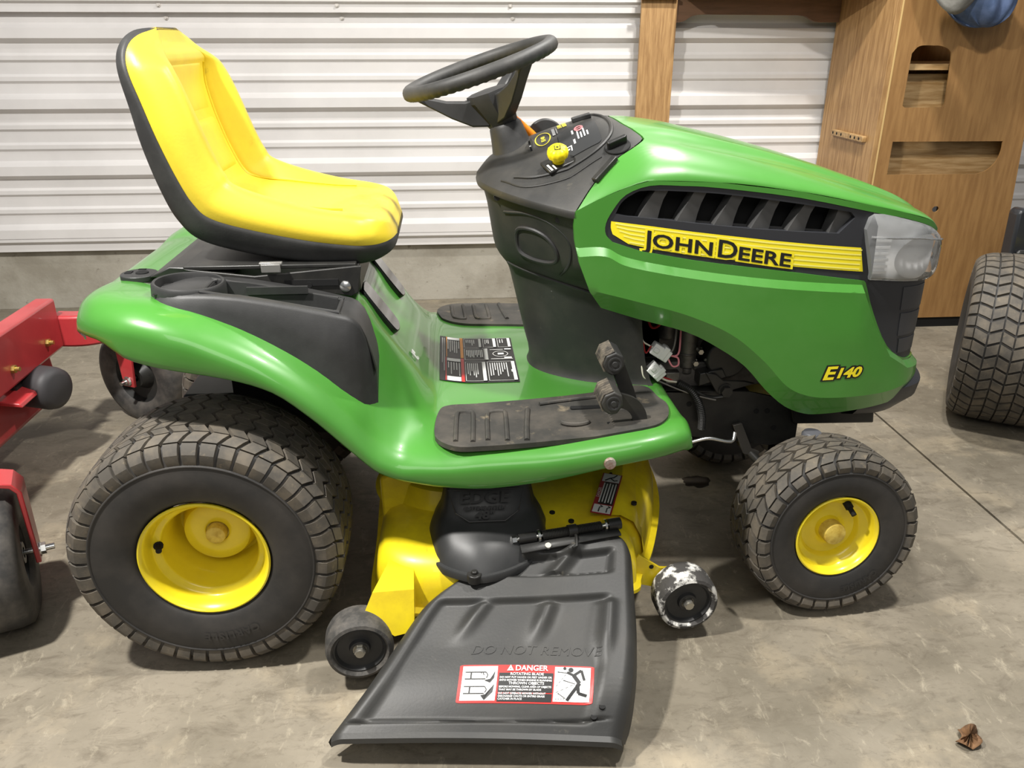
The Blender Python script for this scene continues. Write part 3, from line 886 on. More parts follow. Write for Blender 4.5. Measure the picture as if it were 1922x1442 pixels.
# black chin bumper and lower box under the hood
b = B()
rows = []
for (z, k, xo) in ((.470, 1.02, .010), (.440, 1.12, .034), (.408, 1.10, .030), (.378, 1.0, .004), (.365, .85, -.03)):
    rows.append([(1.30 + (p[0]-1.30)*1.0 + xo*(1 if p[0] > 1.4 else .3), p[1]*k, z) for p in [(1.34, -.20), (1.40, -.195), (1.45, -.165), (1.485, -.12), (1.505, -.06), (1.512, 0), (1.505, .06), (1.485, .12), (1.45, .165), (1.40, .195), (1.34, .20)]])
rows = [[tuple(q) for q in catm(r, 3)] for r in rows]
b.grid(rows); b.build('chin_bumper', PANELBLK, MOWER, smooth=40)
b = B(); b.prism([(1.20, .430), (1.40, .430), (1.412, .338), (1.225, .342)], -.17, .17, 'y'); b.build('front_skid_box', BLACKM, MOWER, bevel=.004)
# ------------------------------------------------------------------ dash, steering tower, wheel
rows = []
for i in range(46):
    a = i/45; row = []
    for v in VV:
        x = .5301 + (xb(v)-.5301)*a**1.6
        row.append(topP(x, v))
    rows.append(row)
b = B(); b.grid(rows)
# rolled lip round the dash
lip = [topP(.5301 + (.702-.5301)*t**1.6, -1) for t in np.linspace(1, 0, 30)] + [topP(.5301 + (.702-.5301)*t**1.6, 1) for t in np.linspace(0, 1, 30)][1:]
b.grid([lip, [(p[0]-.002, p[1]*1.008, p[2]-.007) for p in lip], [(p[0], p[1]*1.0, p[2]-.014) for p in lip], [(p[0]+.006, p[1]*.97, p[2]-.016) for p in lip]])
DASH = b.build('dash_console', BLACKD, MOWER, smooth=50)
b = B(); b.grid([[(p[0]-.002, p[1]*.99, p[2]-.003) for p in rows[-1]], [(p[0]+.012, p[1]*.98, p[2]-.030) for p in rows[-1]]])
b.build('dash_front_lip', BLACKM, DASH)
def dashM(x, y, off):
    w = max(yw(x), 1e-4); v = max(-1, min(1, y/w))
    e = .004
    zx = (topz(x+e, v) - topz(x-e, v))/(2*e); zy = (topz(x, min(1, (y+e)/w)) - topz(x, max(-1, (y-e)/w)))/(2*e)
    n = Vector((-zx, -zy, 1)).normalized()
    return tuple(Vector((x, y, topz(x, v))) + n*off)
def dash_frame(x, y):
    c = Vector(dashM(x, y, 0)); n = (Vector(dashM(x, y, .01)) - c).normalized()
    t = Vector((1, 0, 0)); t = (t - n*t.dot(n)).normalized(); s = n.cross(t)
    return Matrix(((t.x, s.x, n.x, c.x), (t.y, s.y, n.y, c.y), (t.z, s.z, n.z, c.z), (0, 0, 0, 1)))
# raised rim around the instrument field
P = catm([(.600, -.130), (.640, -.158), (.700, -.172), (.755, -.166), (.785, -.135), (.795, -.08), (.790, -.02), (.775, .03)], 6)
b = B(); b.tube([dashM(p[0], p[1], .0005) for p in P], .0042, 8)
P = catm([(.575, -.120), (.620, -.170), (.690, -.192), (.760, -.188)], 6); b.tube([dashM(p[0], p[1], .000) for p in P], .003, 8)
b.build('dash_moulding', BLACKD, DASH)
b = B(); patch(b, rrect(.692, -.150, .768, -.050, .010), dashM, step=.012, off=.0015, wall=-.001); b.build('dash_label', mat('dash_print_black', '#2d2e2f', .4), DASH, smooth=30)
b = B()
def dq(bld, x0, y0, x1, y1, o=.0022): bld.grid([[dashM(x0, y0, o), dashM(x1, y0, o)], [dashM(x0, y1, o), dashM(x1, y1, o)]])
dq(b, .7190, -.118, .7225, -.066)
for k, l in enumerate((.030, .022, .034, .018)): dq(b, .728+.006*k, -.108, .7305+.006*k, -.108+l)
dq(b, .700, -.134, .702, -.118); dq(b, .712, -.134, .714, -.118); dq(b, .700, -.120, .714, -.118); dq(b, .7055, -.129, .7095, -.125)
b.build('dash_white_print', WHITE, DASH, smooth=0)
b = B(); P = [(.734 + .009*math.cos(t), -.066 + .012*math.sin(t)) for t in np.linspace(0, 6.28, 24)]
b.grid([[dashM(p[0], p[1], .0022) for p in P], [dashM(.734+(p[0]-.734)*.6, -.066+(p[1]+.066)*.6, .0022) for p in P]]); dq(b, .729, -.068, .739, -.064); b.build('dash_red_symbol', mat('pink_print', '#e48a8e', .4), DASH, smooth=0)
# oval badge and series print, reading towards the driver
b = B(); P = [(.664 + .016*math.cos(t), -.050 + .028*math.sin(t)) for t in np.linspace(0, 2*math.pi, 36)]
b.grid([[dashM(p[0], p[1], .0015) for p in P], [dashM(.664+(p[0]-.664)*.86, -.05+(p[1]+.05)*.91, .0015) for p in P]])
for k, s_ in enumerate(('E100', 'SERIES')):
    text_on(b, s_, .011, lambda u, v, o: dashM(.705 - v, u - .030 + .0, o), (0, -.010*k), off=.0018, offset=.0004)
text_on(b, 'E140', .011, lambda u, v, o: dashM(.668 - v, u - .060, o), (-.004, 0), off=.0018, offset=.0003)
b.build('dash_yellow_print', mat('gold_print', '#cdbf3a', .45), DASH, smooth=0)
b = B(); dq(b, .684, -.055, .690, -.020, .0018); dq(b, .6925, -.052, .6945, -.024, .0018); b.build('dash_grey_print', mat('grey_print', '#8b8b8b', .45), DASH, smooth=0)
# cup shaped slot
b = B(); b.box((0, 0, .004), (.040, .016, .010), M=dash_frame(.748, -.012)); b.build('dash_switch', BLACK, DASH, bevel=.002)
# yellow blade switch knob on its black base plate
F = dash_frame(.684, -.150)
b = B(); b.box((0, 0, .003), (.062, .040, .008), M=F @ Matrix.Rotation(.45, 4, 'Z')); kb = b.build('knob_base', BLACKM, DASH, bevel=.003)
b = B(); b.box((-.024, -.008, .0075), (.004, .020, .001), M=F @ Matrix.Rotation(.45, 4, 'Z')); b.box((-.016, -.012, .0075), (.003, .014, .001), M=F @ Matrix.Rotation(.45, 4, 'Z')); b.build('base_print', WHITE, DASH, smooth=0)
b = B()
M90 = F @ Matrix.Rotation(math.radians(90), 4, 'X')
prof = [(.0125, .004), (.0118, .009), (.0122, .013), (.0150, .017), (.0195, .020), (.0205, .026), (.0195, .033), (.0150, .0375), (.0, .0385)]
v = []; n = 60
for i in range(n):
    a = 2*math.pi*i/n; sc = 1 + .022*math.cos(12*a)
    for r, h in prof: v.append((r*(sc if r > .0145 and h < .035 else 1)*math.cos(a), r*(sc if r > .0145 and h < .035 else 1)*math.sin(a), h))
k = len(prof); b.add(v, [(i*k+j, ((i+1) % n)*k+j, ((i+1) % n)*k+j+1, i*k+j+1) for i in range(n) for j in range(k-1)], M=F)
b.build('blade_knob', KNOBY, DASH, smooth=40)
b = B()
for (x0, y0, x1, y1) in ((-.006, -.007, -.0045, .007), (.0045, -.007, .006, .007), (-.006, -.007, .006, -.0055), (-.002, -.001, .002, .003)): b.box(((x0+x1)/2, (y0+y1)/2, .0390), (x1-x0, y1-y0, .0006), M=F)
b.build('knob_symbol', BLKPRINT, DASH, smooth=0)
# ignition switch
F = dash_frame(.792, -.178)
b = B(); b.cyl((0, 0, -.004), (0, 0, .003), .025, n=32, M=F); s_ = b.build('ignition_recess', DARK, DASH, bevel=.002)
b = B(); b.prism(rrect(-.021, -.005, .021, .005, .005), .002, .018, 'z', M=F @ Matrix.Rotation(.35, 4, 'Z')); b.build('ignition_knob', BLACKM, DASH, bevel=.002)
# orange throttle lever with its black quadrant
b = B(); b.cyl((.682, .055, .940), (.682, .070, .940), .040, n=40); q = b.build('throttle_quadrant', BLACK, DASH, bevel=.003)
A = [Vector(p) for p in catm([(.662, .045, .934), (.648, .042, .952), (.625, .040, .974), (.606, .038, .990)], 5)]
b = B(); b.tube(A, [.011, .0105, .010, .0095, .009, .0085, .008, .0075, .007, .007, .0065, .0065, .006, .006, .006, .006][:len(A)], 10); b.build('throttle_lever', ORANGE, DASH, smooth=60)
# hood latch strip between dash and hood
c0 = Vector(topP(xb(.89), -.89)); c1 = Vector(topP(xb(.79), -.79))
b = B(); mid = (c0+c1)/2 + Vector((0, -.003, .004)); ax = (c1-c0)
rot = ax.to_track_quat('X', 'Z').to_matrix().to_4x4()
b.box((0, 0, 0), (ax.length*.95, .014, .010), M=Matrix.Translation(mid) @ rot); b.build('hood_latch', BLACKM, DASH, bevel=.002)

# tower shell
ZT = [.450, .456, .470, .52, .58, .64, .672, .690, .705, .722, .76, .81, .845]
XR = [.640, .643, .645, .634, .620, .606, .598, .590, .578, .568, .560, .551, .540]
WT = [.200, .194, .188, .190, .196, .205, .211, .222, .232, .240, .246, .250, .252]
LT = [.26, .25, .24, .235, .23, .22, .215, .21, .20, .19, .18, .17, .165]
PT = [.42]*13
XE = [.885, .880, .880, .870, .86, .85, .845, .84, .84, .84, .84, .80, .72]
def tower_pt(z, v, zz=None):
    x0 = pch(ZT, XR, z); W = pch(ZT, WT, z); L_ = pch(ZT, LT, z); p = pch(ZT, PT, z)
    return (x0 + L_*abs(v)**(1/p), W*v)
def tower_row(z, top=False):
    row = []; xe = pch(ZT, XE, z)
    W = pch(ZT, WT, z); L_ = pch(ZT, LT, z); x0 = pch(ZT, XR, z)
    for v in np.linspace(-1, 1, 61):
        x, y = tower_pt(z, v); row.append((x, y))
    row = [(xe, -W)] + row + [(xe, W)]
    out = []
    for x, y in row:
        zz = z
        if z > .72: zz = z + sst(.72, .845, z)*(zsx(min(x, .70)) - .012 - .845)
        out.append((x, y, zz))
    return out
zl_ = [.450, .456, .463, .47] + list(np.linspace(.49, .66, 12)) + [.672, .68, .69, .70, .71, .722] + list(np.linspace(.735, .845, 9))
b = B(); b.grid([tower_row(z) for z in zl_])
TOWER = b.build('steering_tower', BLACKD, MOWER, smooth=45)
def towM(u, z, off):                              # right hand face: u is x
    x0 = pch(ZT, XR, z); W = pch(ZT, WT, z); L_ = pch(ZT, LT, z)
    t = min(1.0, max(0.02, (u-x0)/L_)); y = W*t**.42
    return (u, -(y + off), z)
b = B(); pk = catm([(.604, .786), (.628, .793), (.656, .782), (.675, .757), (.677, .734), (.660, .727), (.630, .730), (.608, .744)], 4, True)
b.tube([towM(p[0], p[1], .001) for p in pk], .0045, 8, closed=True)
pk2 = catm([(.58, .818), (.62, .824), (.665, .810), (.698, .778), (.702, .735), (.690, .70)], 5)
b.tube([towM(p[0], p[1], -.001) for p in pk2], .0035, 8)
pk3 = catm([(.592, .700), (.64, .690), (.70, .675), (.76, .660), (.80, .650)], 5); b.tube([towM(p[0], p[1], .000) for p in pk3], .004, 8)
b.build('tower_moulding', BLACK, TOWER)
b = B(); patch(b, [(p[0], p[1]) for p in pk], towM, step=.012, off=-.0005); b.build('tower_pocket', BLACKM, TOWER)
for (x, z) in ((.676, .822), (.566, .846)):
    b = B(); p = Vector(towM(x, z, .0)); b.cyl(p + Vector((0, .004, 0)), p + Vector((0, -.003, 0)), .007, n=14); b.cyl(p + Vector((0, -.003, 0)), p + Vector((0, -.004, 0)), .0035, n=6); b.build('tower_screw', BLACKM, TOWER)

# steering boot, column, wheel
ax = Vector((-.30, 0, .95)).normalized()
def ring(c, r, n=40, k=1.0):
    q = ax.to_track_quat('Z', 'Y'); return [tuple(Vector(c) + q @ Vector((r*k*math.cos(t), r*math.sin(t), 0))) for t in np.linspace(0, 2*math.pi, n, endpoint=False)]
base = Vector((.612, 0, .905))
b = B()
b.grid([ring(base + ax*h, r) for h, r in ((-.04, .064), (-.005, .054), (.010, .046), (.04, .039), (.070, .034), (.076, .030), (.076, .0))], closev=True)
b.build('steering_boot', BLACK, MOWER, smooth=40)
# black key plate on the boot flank
b = B(); Mk = Matrix.Translation((.645, -.052, .925)) @ Matrix.Rotation(.5, 4, 'X') @ Matrix.Rotation(math.radians(62), 4, 'Y')
b.cyl((0, 0, 0), (0, 0, .004), .026, n=28, M=Mk); kp = b.build('key_plate', mat('glossy_black', '#101010', .15), MOWER)
b = B()
for (x, y) in ((-.010, -.008), (-.010, .006), (.006, -.010), (.004, .008)): b.box((x, y, .0045), (.003, .010, .0006), M=Mk)
b.build('key_plate_print', WHITE, kp, smooth=0)
WC = Vector((.539, 0, 1.083)); WR = .150
wt = math.radians(18.5)
Mw = Matrix.Translation(WC) @ Matrix.Rotation(-wt, 4, 'Y') @ Matrix.Rotation(math.radians(2.4), 4, 'X')
# rim with finger ripples on its underside
v = []; f = []; n = 160; k = 16
for i in range(n):
    a = 2*math.pi*i/n
    for j in range(k):
        g = 2*math.pi*j/k
        rr = .0142 + (.0009*math.cos(56*a) if math.sin(g) < -.3 else 0)
        v.append((math.cos(a)*(WR + rr*math.cos(g)), math.sin(a)*(WR + rr*math.cos(g)), rr*math.sin(g)*1.02))
for i in range(n):
    for j in range(k): f.append((i*k+j, ((i+1) % n)*k+j, ((i+1) % n)*k+(j+1) % k, i*k+(j+1) % k))
b = B(); b.add(v, f, M=Mw)
SW = b.build('steering_wheel', mat('worn_black_grip', '#333332', .55, col2='#454442', nscale=14, bump=.15, bscale=260, bdist=.001), MOWER, smooth=60)
b = B()
hub = Vector((.0, .0, -.085))
b.grid([[tuple(Mw @ Vector((r*math.cos(t)+dx, r*math.sin(t), h))) for t in np.linspace(0, 2*math.pi, 8, endpoint=False)] for h, r, dx in ((-.120, .030, .012), (-.10, .036, .008), (-.060, .046, .0), (-.046, .044, .0), (-.044, .0, .0))], closev=True)
b.build('wheel_hub', BLACK, SW, smooth=30)
for ang in (180, 55, -55):                         # three deep spokes
    a = math.radians(ang); d = Vector((math.cos(a), math.sin(a), 0)); s = Vector((-d.y, d.x, 0))
    rows = []
    for (r, h, w, t) in ((.015, -.075, .036, .038), (.050, -.070, .034, .032), (.085, -.052, .030, .022), (.115, -.030, .030, .014), (.140, -.010, .034, .009), (.150, -.003, .030, .008)):
        c = d*r + Vector((0, 0, h))
        rows.append([tuple(Mw @ (c + s*w*.5*i + Vector((0, 0, t*j)))) for i, j in ((-1, -1), (1, -1), (.8, .6), (-.8, .6))])
    b = B(); b.grid(rows, closev=True); b.ngon(rows[0]); b.ngon(rows[-1]); b.build('spoke', BLACK, SW, bevel=.003)
b = B(); p0 = base + ax*.085; p1 = WC + (Mw.to_3x3() @ Vector((.010, 0, -.11)))
b.cyl(p0, p1, .026, .030, n=8); b.build('steering_column', BLACK, MOWER, smooth=30)
# ------------------------------------------------------------------ seat
BP = [(-.062, 1.156), (-.074, 1.146), (-.082, 1.130), (-.085, 1.108), (-.080, 1.080), (-.066, 1.035), (-.047, .972), (-.023, .905), (.000, .858), (.030, .829), (.104, .806), (.203, .785), (.280, .774), (.318, .771), (.342, .771), (.356, .772), (.364, .774)]
TW = [.060, .138, .172, .190, .202, .209, .214, .216, .217, .218, .219, .220, .217, .205, .182, .150, .100]
HB = [.004, .036, .053, .064, .070, .073, .075, .075, .076, .072, .064, .058, .056, .052, .044, .032, .012]
HC = [.004, .034, .048, .052, .042, .028, .022, .020, .020, .028, .038, .046, .052, .0515, .0438, .0318, .012]
HD = [.002, .010, .015, .019, .022, .027, .036, .044, .050, .052, .050, .046, .040, .034, .026, .018, .006]
NT = len(BP); DN = 6
path = np.array(catm(BP, DN)); tp = np.linspace(0, NT-1, len(path))
def tab(T, t): return pch(range(NT), T, t)
tan = np.gradient(path, axis=0); tan /= np.linalg.norm(tan, axis=1)[:, None]
nor = np.stack([-tan[:, 1], tan[:, 0]], 1)            # towards the sitter
if nor[len(path)//3][0] < 0: nor = -nor
for _ in range(260):                                    # ease the normals through the bend
    nor[1:-1] = (nor[:-2] + 2*nor[1:-1] + nor[2:])/4
nor /= np.linalg.norm(nor, axis=1)[:, None]
YS = .0
def seat_rows(kind):
    rows = []
    for i, t in enumerate(tp):
        w = tab(TW, t); hb = tab(HB, t); hc = tab(HC, t); hd = tab(HD, t)
        if kind == 'cushion':
            half = [(w, -.002), (w+.006, .35*hb), (w*.988, .74*hb), (w*.935, .955*hb), (w*.86, hb), (w*.79, .94*hb+.06*hc), (w*.73, .55*hb + .45*hc), (w*.68, .14*hb+.86*hc), (w*.64, hc), (w*.30, hc*1.01), (0, hc*1.01)]
        else:
            half = [(w+.003, .004), (w+.004, -.10*hd), (w*.985, -.55*hd), (w*.93, -.90*hd), (w*.82, -hd), (w*.4, -hd*1.02), (0, -hd*1.02)]
        c = catm(half, 3)
        row = []
        for y, h in c + [(-p[0], p[1]) for p in c[-2::-1]]:
            row.append((path[i][0] + nor[i][0]*h, YS - y, path[i][1] + nor[i][1]*h))
        rows.append(row)
    return rows
b = B(); r = seat_rows('cushion'); b.grid(r); b.ngon(r[0]); b.ngon(r[-1])
SEAT = b.build('seat_cushion', VINYL, MOWER, smooth=60)
b = B(); r = seat_rows('shell'); b.grid(r); b.ngon(r[0]); b.ngon(r[-1])
b.build('seat_shell', mat('seat_black_vinyl', '#2f2f2f', .55, col2='#3a3a39', nscale=16, bump=.1, bscale=240), MOWER, smooth=60)
# stitched centre panels of the backrest and the welts of the seat pan
def on_seat(t, f, off):
    """point on the cushion centre field: t along the path, f = -1..1 across"""
    i = t*DN; x = np.interp(i, range(len(path)), path[:, 0]); z = np.interp(i, range(len(path)), path[:, 1])
    nx = np.interp(i, range(len(path)), nor[:, 0]); nz = np.interp(i, range(len(path)), nor[:, 1])
    w = tab(TW, t); h = tab(HC, t)*1.02 + off
    return (x + nx*h, YS + f*w*.63, z + nz*h)
for (t0, t1, bulge) in ((3.6, 5.75, .006), (5.85, 7.7, .010)):
    rows = []
    for a in np.linspace(0, 1, 15):
        row = []
        for c in np.linspace(-1, 1, 15):
            e = (1-abs(2*a-1)**6)*(1-abs(c)**6)
            row.append(on_seat(t0 + (t1-t0)*a, c*.93, -.004 + bulge*max(0, e)**.5))
        rows.append(row)
    b = B(); b.grid(rows); b.build('back_panel', VINYL, SEAT, smooth=60)
for sg in (1, -1):
    b = B(); P = [on_seat(t, sg*(1.0 + .05*sst(10, 14, t)), -.0005 + .003*sst(8.5, 10, t)) for t in np.linspace(3.6, 11.6, 60)]
    b.tube(P, .0022, 6); b.build('seat_seam', mat('seam_yellow', '#cdb31a', .5), SEAT)

# seat mount: black pressed plates, spring, latch, bolt
b = B()
b.prism([(-.030, .742), (.10, .726), (.290, .742), (.300, .742), (.292, .690), (.278, .682), (.150, .704), (.02, .724)], -.235, -.228, 'y')
b.prism([(-.030, .742), (.10, .726), (.290, .742), (.300, .742), (.292, .690), (.278, .682), (.150, .704), (.02, .724)], .228, .235, 'y')
b.box((.13, 0, .742), (.32, .46, .008)); b.box((.292, 0, .716), (.006, .44, .05))
MNT = b.build('seat_mount', BLACKM, MOWER, bevel=.002)
b = B(); b.prism([(-.10, .722), (.05, .716), (.06, .728), (.0, .738), (-.06, .742)], -.215, .215, 'y'); b.build('seat_pivot_plate', BLACKM, MOWER, bevel=.003)
for y in (-.13, .13):
    b = B(); b.tube([(-.030 + .020*math.cos(t), y + .020*math.sin(t), .695 + .0016*t) for t in np.linspace(0, 8*math.pi, 80)], .0045, 6); b.build('seat_spring', BLACKM, MOWER)
b = B(); b.box((.135, -.243, .752), (.042, .012, .006)); b.box((.135, -.249, .744), (.036, .003, .016)); b.build('adjuster_lever', mat('grey_lever', '#8e8c88', .4, metal=.5), MNT, bevel=.002)
b = B(); b.lathe([(0, -.006), (.006, -.0055), (.0105, -.003), (.0115, 0)], c=(.268, -.236, .703), n=20); b.build('mount_bolt', STEEL, MNT)
b = B(); b.box((.205, -.2365, .712), (.10, .003, .012)); b.cyl((.20, -.236, .708), (.20, -.239, .708), .006, n=12); b.build('mount_slot', DARK, MNT)
# ------------------------------------------------------------------ mower deck
DO = [(.300, -.20), (.298, -.37), (.312, -.425), (.370, -.462), (.470, -.475), (.60, -.46), (.800, -.435), (.835, -.385), (.885, -.275), (.94, -.09), (.955, .10), (.945, .42), (.86, .56), (.60, .60), (.40, .57), (.31, .45), (.295, .10)]
DOc = [np.array(p) for p in catm(DO, 5, True)]
cen = np.array((.60, -.02))
def dring(k, z, ins=0.0):
    out = []
    for p in DOc:
        d = p - cen; L_ = np.linalg.norm(d)
        q = cen + d*(1 - ins/L_)*k
        out.append((q[0], q[1], z))
    return out
b = B()
b.grid([dring(1, .108, -.006), dring(1, .112, -.014), dring(1, .120, -.014), dring(1, .124, .0), dring(1, .165, .004), dring(1, .195, .014), dring(1, .214, .034), dring(1, .222, .065), dring(1, .225, .12), dring(.4, .227), dring(.05, .227)], closev=True)
DECK = b.build('mower_deck', DECKYEL, MOWER, smooth=50)
def dome(c, r0, r1, z0, z1, name, m=DECKYEL):
    b = B()
    b.grid([[(c[0] + r*math.cos(t), c[1] + r*math.sin(t), z) for t in np.linspace(0, 2*math.pi, 48, endpoint=False)] for r, z in ((r0+.02, z0-.01), (r0, z0), (r0-.006, z0+(z1-z0)*.5), (r1+.01, z1-.006), (r1, z1), (.001, z1))], closev=True)
    return b.build(name, m, DECK, smooth=40)
dome((.47, -.13), .165, .145, .222, .275, 'spindle_housing'); dome((.78, .02), .15, .12, .222, .262, 'spindle_housing'); dome((.62, .34), .16, .14, .222, .262, 'spindle_housing')
b = B(); b.prism([(.308, .165), (.306, .285), (.330, .300), (.36, .300), (.40, .23), (.36, .16)], -.245, -.02, 'y'); b.build('deck_rear_plate', DECKYEL, DECK, bevel=.006)
# folded ridge running to the front rim of the deck, and the front lip
b = B(); rows = []
for t in np.linspace(0, 1, 14):
    c = np.array((.845, -.36))*(1-t) + np.array((.915, -.05))*t
    d = np.array((.92, -.30)); d /= np.linalg.norm(d)
    rows.append([(c[0]+d[0]*q, c[1]+d[1]*q, z) for q, z in ((-.12, .222), (-.075, .232 + .012*t), (-.045, .236 + .012*t), (-.018, .224), (.0, .190), (.010, .135))])
b.grid(rows); b.build('deck_front_ridge', DECKYEL, DECK, smooth=40)
b = B(); b.box((.955, -.02, .268), (.035, .09, .004)); b.box((.972, -.02, .250), (.004, .09, .040)); b.box((.985, .0, .275), (.004, .012, .06)); b.build('deck_lift_bracket', DECKYEL, DECK, bevel=.001)
for (x, y, z) in ((.372, -.300, .222), (.665, -.31, .227), (.70, -.345, .227), (.815, -.18, .238), (.84, -.30, .236)):
    b = B(); b.cyl((x, y, z-.004), (x, y, z+.0012), .006, n=14); b.build('deck_hole', DARK, DECK)
# warning label on the deck
b = B(); Ml = Matrix.Translation((.7865, -.275, .2465)) @ Matrix.Rotation(math.radians(70.4), 4, 'Z') @ Matrix.Rotation(math.radians(2), 4, 'X')
b.box((0, 0, 0), (.168, .043, .0012), M=Ml); wl = b.build('deck_warning_label', mat('dark_red_print', '#8e2224', .4), DECK, smooth=0)
b = B()
b.box((-.066, 0, .001), (.030, .037, .0006), M=Ml); b.box((.064, 0, .001), (.034, .037, .0006), M=Ml)
for k in range(5): b.box((-.001, -.014+.0062*k, .0014), (.082-.006*(k % 2), .0026, .0004), M=Ml)
text_on(b, 'DANGER', .010, lambda u, v, o: tuple(Ml @ Vector((u-.022, v+.0135, o))), (0, 0), off=.0012)
b.build('label_white', mat('aged_white_print', '#c9c9c6', .5), wl, smooth=0)
b = B(); b.box((-.001, -.003, .0010), (.092, .031, .0005), M=Ml)
for s0 in (-.010, .006): b.tube([tuple(Ml @ Vector(p)) for p in ((-.078, s0, .0016), (-.062, s0, .0016), (-.058, s0-.006, .0016), (-.054, s0-.001, .0016))], .0014, 4)
b.tube([tuple(Ml @ Vector(p)) for p in ((.050, .012, .0016), (.060, .004, .0016), (.066, -.004, .0016), (.078, -.010, .0016))], .0018, 4); b.tube([tuple(Ml @ Vector(p)) for p in ((.062, .002, .0016), (.052, -.008, .0016), (.056, -.014, .0016))], .0016, 4)
b.build('label_black', BLKPRINT, wl, smooth=0)

# anti-scalp rollers with brackets
def roller(c, m, rz):
    b = B()
    M = Matrix.Translation(c) @ Matrix.Rotation(rz, 4, 'Z')
    b.lathe([(.049, -.026), (.054, -.033), (.060, -.031), (.0635, -.020), (.064, .0), (.0635, .020), (.060, .031), (.054, .033), (.049, .026)], n=48, M=M)
    o = b.build('gauge_wheel', m, DECK, smooth=50)
    b = B(); b.lathe([(.0, .02), (.046, .028), (.050, .026), (.050, -.026), (.046, -.027), (.042, -.019), (.026, -.016), (.020, -.017), (.018, -.024), (.0, -.024)], n=48, M=M); b.build('wheel_hub', BLACK, DECK, smooth=40)
    b = B(); b.cyl((0, -.022, 0), (0, -.034, 0), .0105, n=6, M=M); b.cyl((0, -.034, 0), (0, -.037, 0), .008, n=16, M=M); b.cyl((0, -.02, 0), (0, -.024, 0), .013, n=20, M=M); b.build('wheel_bolt', ZINC, DECK)
    return o
roller((.276, -.515, .090), RUBBERW, math.radians(6))
roller((.925, -.425, .088), RUBBERC, math.radians(4))
b = B()
P0 = [(.345, -.375, .218), (.376, -.378, .218), (.384, -.480, .205), (.387, -.545, .165), (.383, -.56, .095), (.345, -.57, .100), (.300, -.50, .130), (.300, -.475, .155)]
hb_ = bmesh.new()
for p in [(.338, -.405, .206), (.379, -.402, .208), (.382, -.497, .190), (.304, -.492, .183), (.285, -.508, .142), (.343, -.524, .105), (.380, -.521, .112), (.382, -.430, .120), (.330, -.43, .120), (.300, -.45, .130)]: hb_.verts.new(p)
bmesh.ops.convex_hull(hb_, input=hb_.verts)
hb_.verts.ensure_lookup_table(); hb_.verts.index_update()
b.add([tuple(v.co) for v in hb_.verts], [tuple(v.index for v in f.verts) for f in hb_.faces]); hb_.free()
b.build('wheel_bracket', DECKYEL, DECK, smooth=15)
b = B(); b.prism([(.820, .150), (.835, .168), (.880, .135), (.935, .130), (.940, .105), (.905, .078), (.840, .095)], -.392, -.386, 'y'); o = b.build('wheel_bracket', DECKYEL, DECK, bevel=.001)
b = B(); b.cyl((.862, -.3925, .138), (.862, -.3915, .138), .005, n=12); b.build('bracket_hole', DARK, DECK)

# black rubber chute boot with moulded lettering
bo = [(.408, -.336), (.412, -.385), (.420, -.421), (.432, -.445), (.456, -.467), (.506, -.489), (.56, -.475), (.610, -.44), (.640, -.40), (.648, -.36), (.64, -.31), (.52, -.28), (.43, -.29)]
tp_ = [(.449, -.318), (.449, -.330), (.452, -.340), (.458, -.346), (.475, -.350), (.510, -.352), (.555, -.350), (.590, -.346), (.604, -.336), (.608, -.322), (.606, -.300), (.53, -.29), (.455, -.30)]
boc = catm(bo, 4, True); tpc = catm(tp_, 4, True)
def bring(f, z, k=1.0):
    out = []
    for p, q in zip(boc, tpc):
        r = p*(1-f) + q*f; c = np.array((.525, -.38)); r = c + (r-c)*k; out.append((r[0], r[1], z))
    return out
b = B()
b.grid([bring(0, .195, 1.07), bring(0, .207, 1.07), bring(0, .210, 1.05), bring(0, .211, 1.0), bring(.10, .230), bring(.30, .250), bring(.52, .264), bring(.62, .270), bring(.70, .280), bring(.85, .308), bring(1.0, .335), bring(1.0, .338, .9)], closev=True); b.ngon(bring(1.0, .338, .9))
BOOT = b.build('chute_boot', mat('boot_rubber', '#2c2d2d', .42, col2='#363636', nscale=10), MOWER, smooth=40)
def bootM(u, v, o):                                # on the upper sloping face
    f = .80 + .20*np.clip(v, 0, 1)
    y = -.352 - (1-f)*.17 - .004 - o; z = .285 + (.335-.285)*v
    return (u, y, z)
b = B()
Mt = Matrix.Translation((.520, -.394, .297)) @ Matrix.Rotation(math.radians(58), 4, 'X')
for s_, size, dy, w in (('EDGE', .030, .010, 1.35), ('CUTTING SYSTEM', .0085, -.003, 1.2), ('48"', .022, -.021, 1.3)):
    v, f = textvf(s_, size, align='CENTER', offset=.0008, sx=w, shear=.1)
    b.add([tuple(Mt @ Vector((x, y+dy, .001))) for x, y in v], f)
    b.add([tuple(Mt @ Vector((x, y+dy, .0035))) for x, y in v], f)
b.build('moulded_lettering', mat('raised_rubber', '#1c1c1c', .6), BOOT, smooth=0)
b = B()
fr = [(-.070, .036), (.078, .036), (.066, -.008), (.040, -.026), (-.030, -.026), (-.056, -.008)]
b.tube([tuple(Mt @ Vector((x, y, .001))) for x, y in fr], .0016, 6, closed=True); b.build('moulded_frame', BLACK, BOOT)
for (x, y) in ((.396, -.345), (.496, -.488)):
    b = B(); b.cyl((x, y, .195), (x, y, .213), .014, n=20); b.cyl((x, y, .213), (x, y, .219), .007, n=6); b.build('boot_lug', BLACKM, BOOT, bevel=.002)

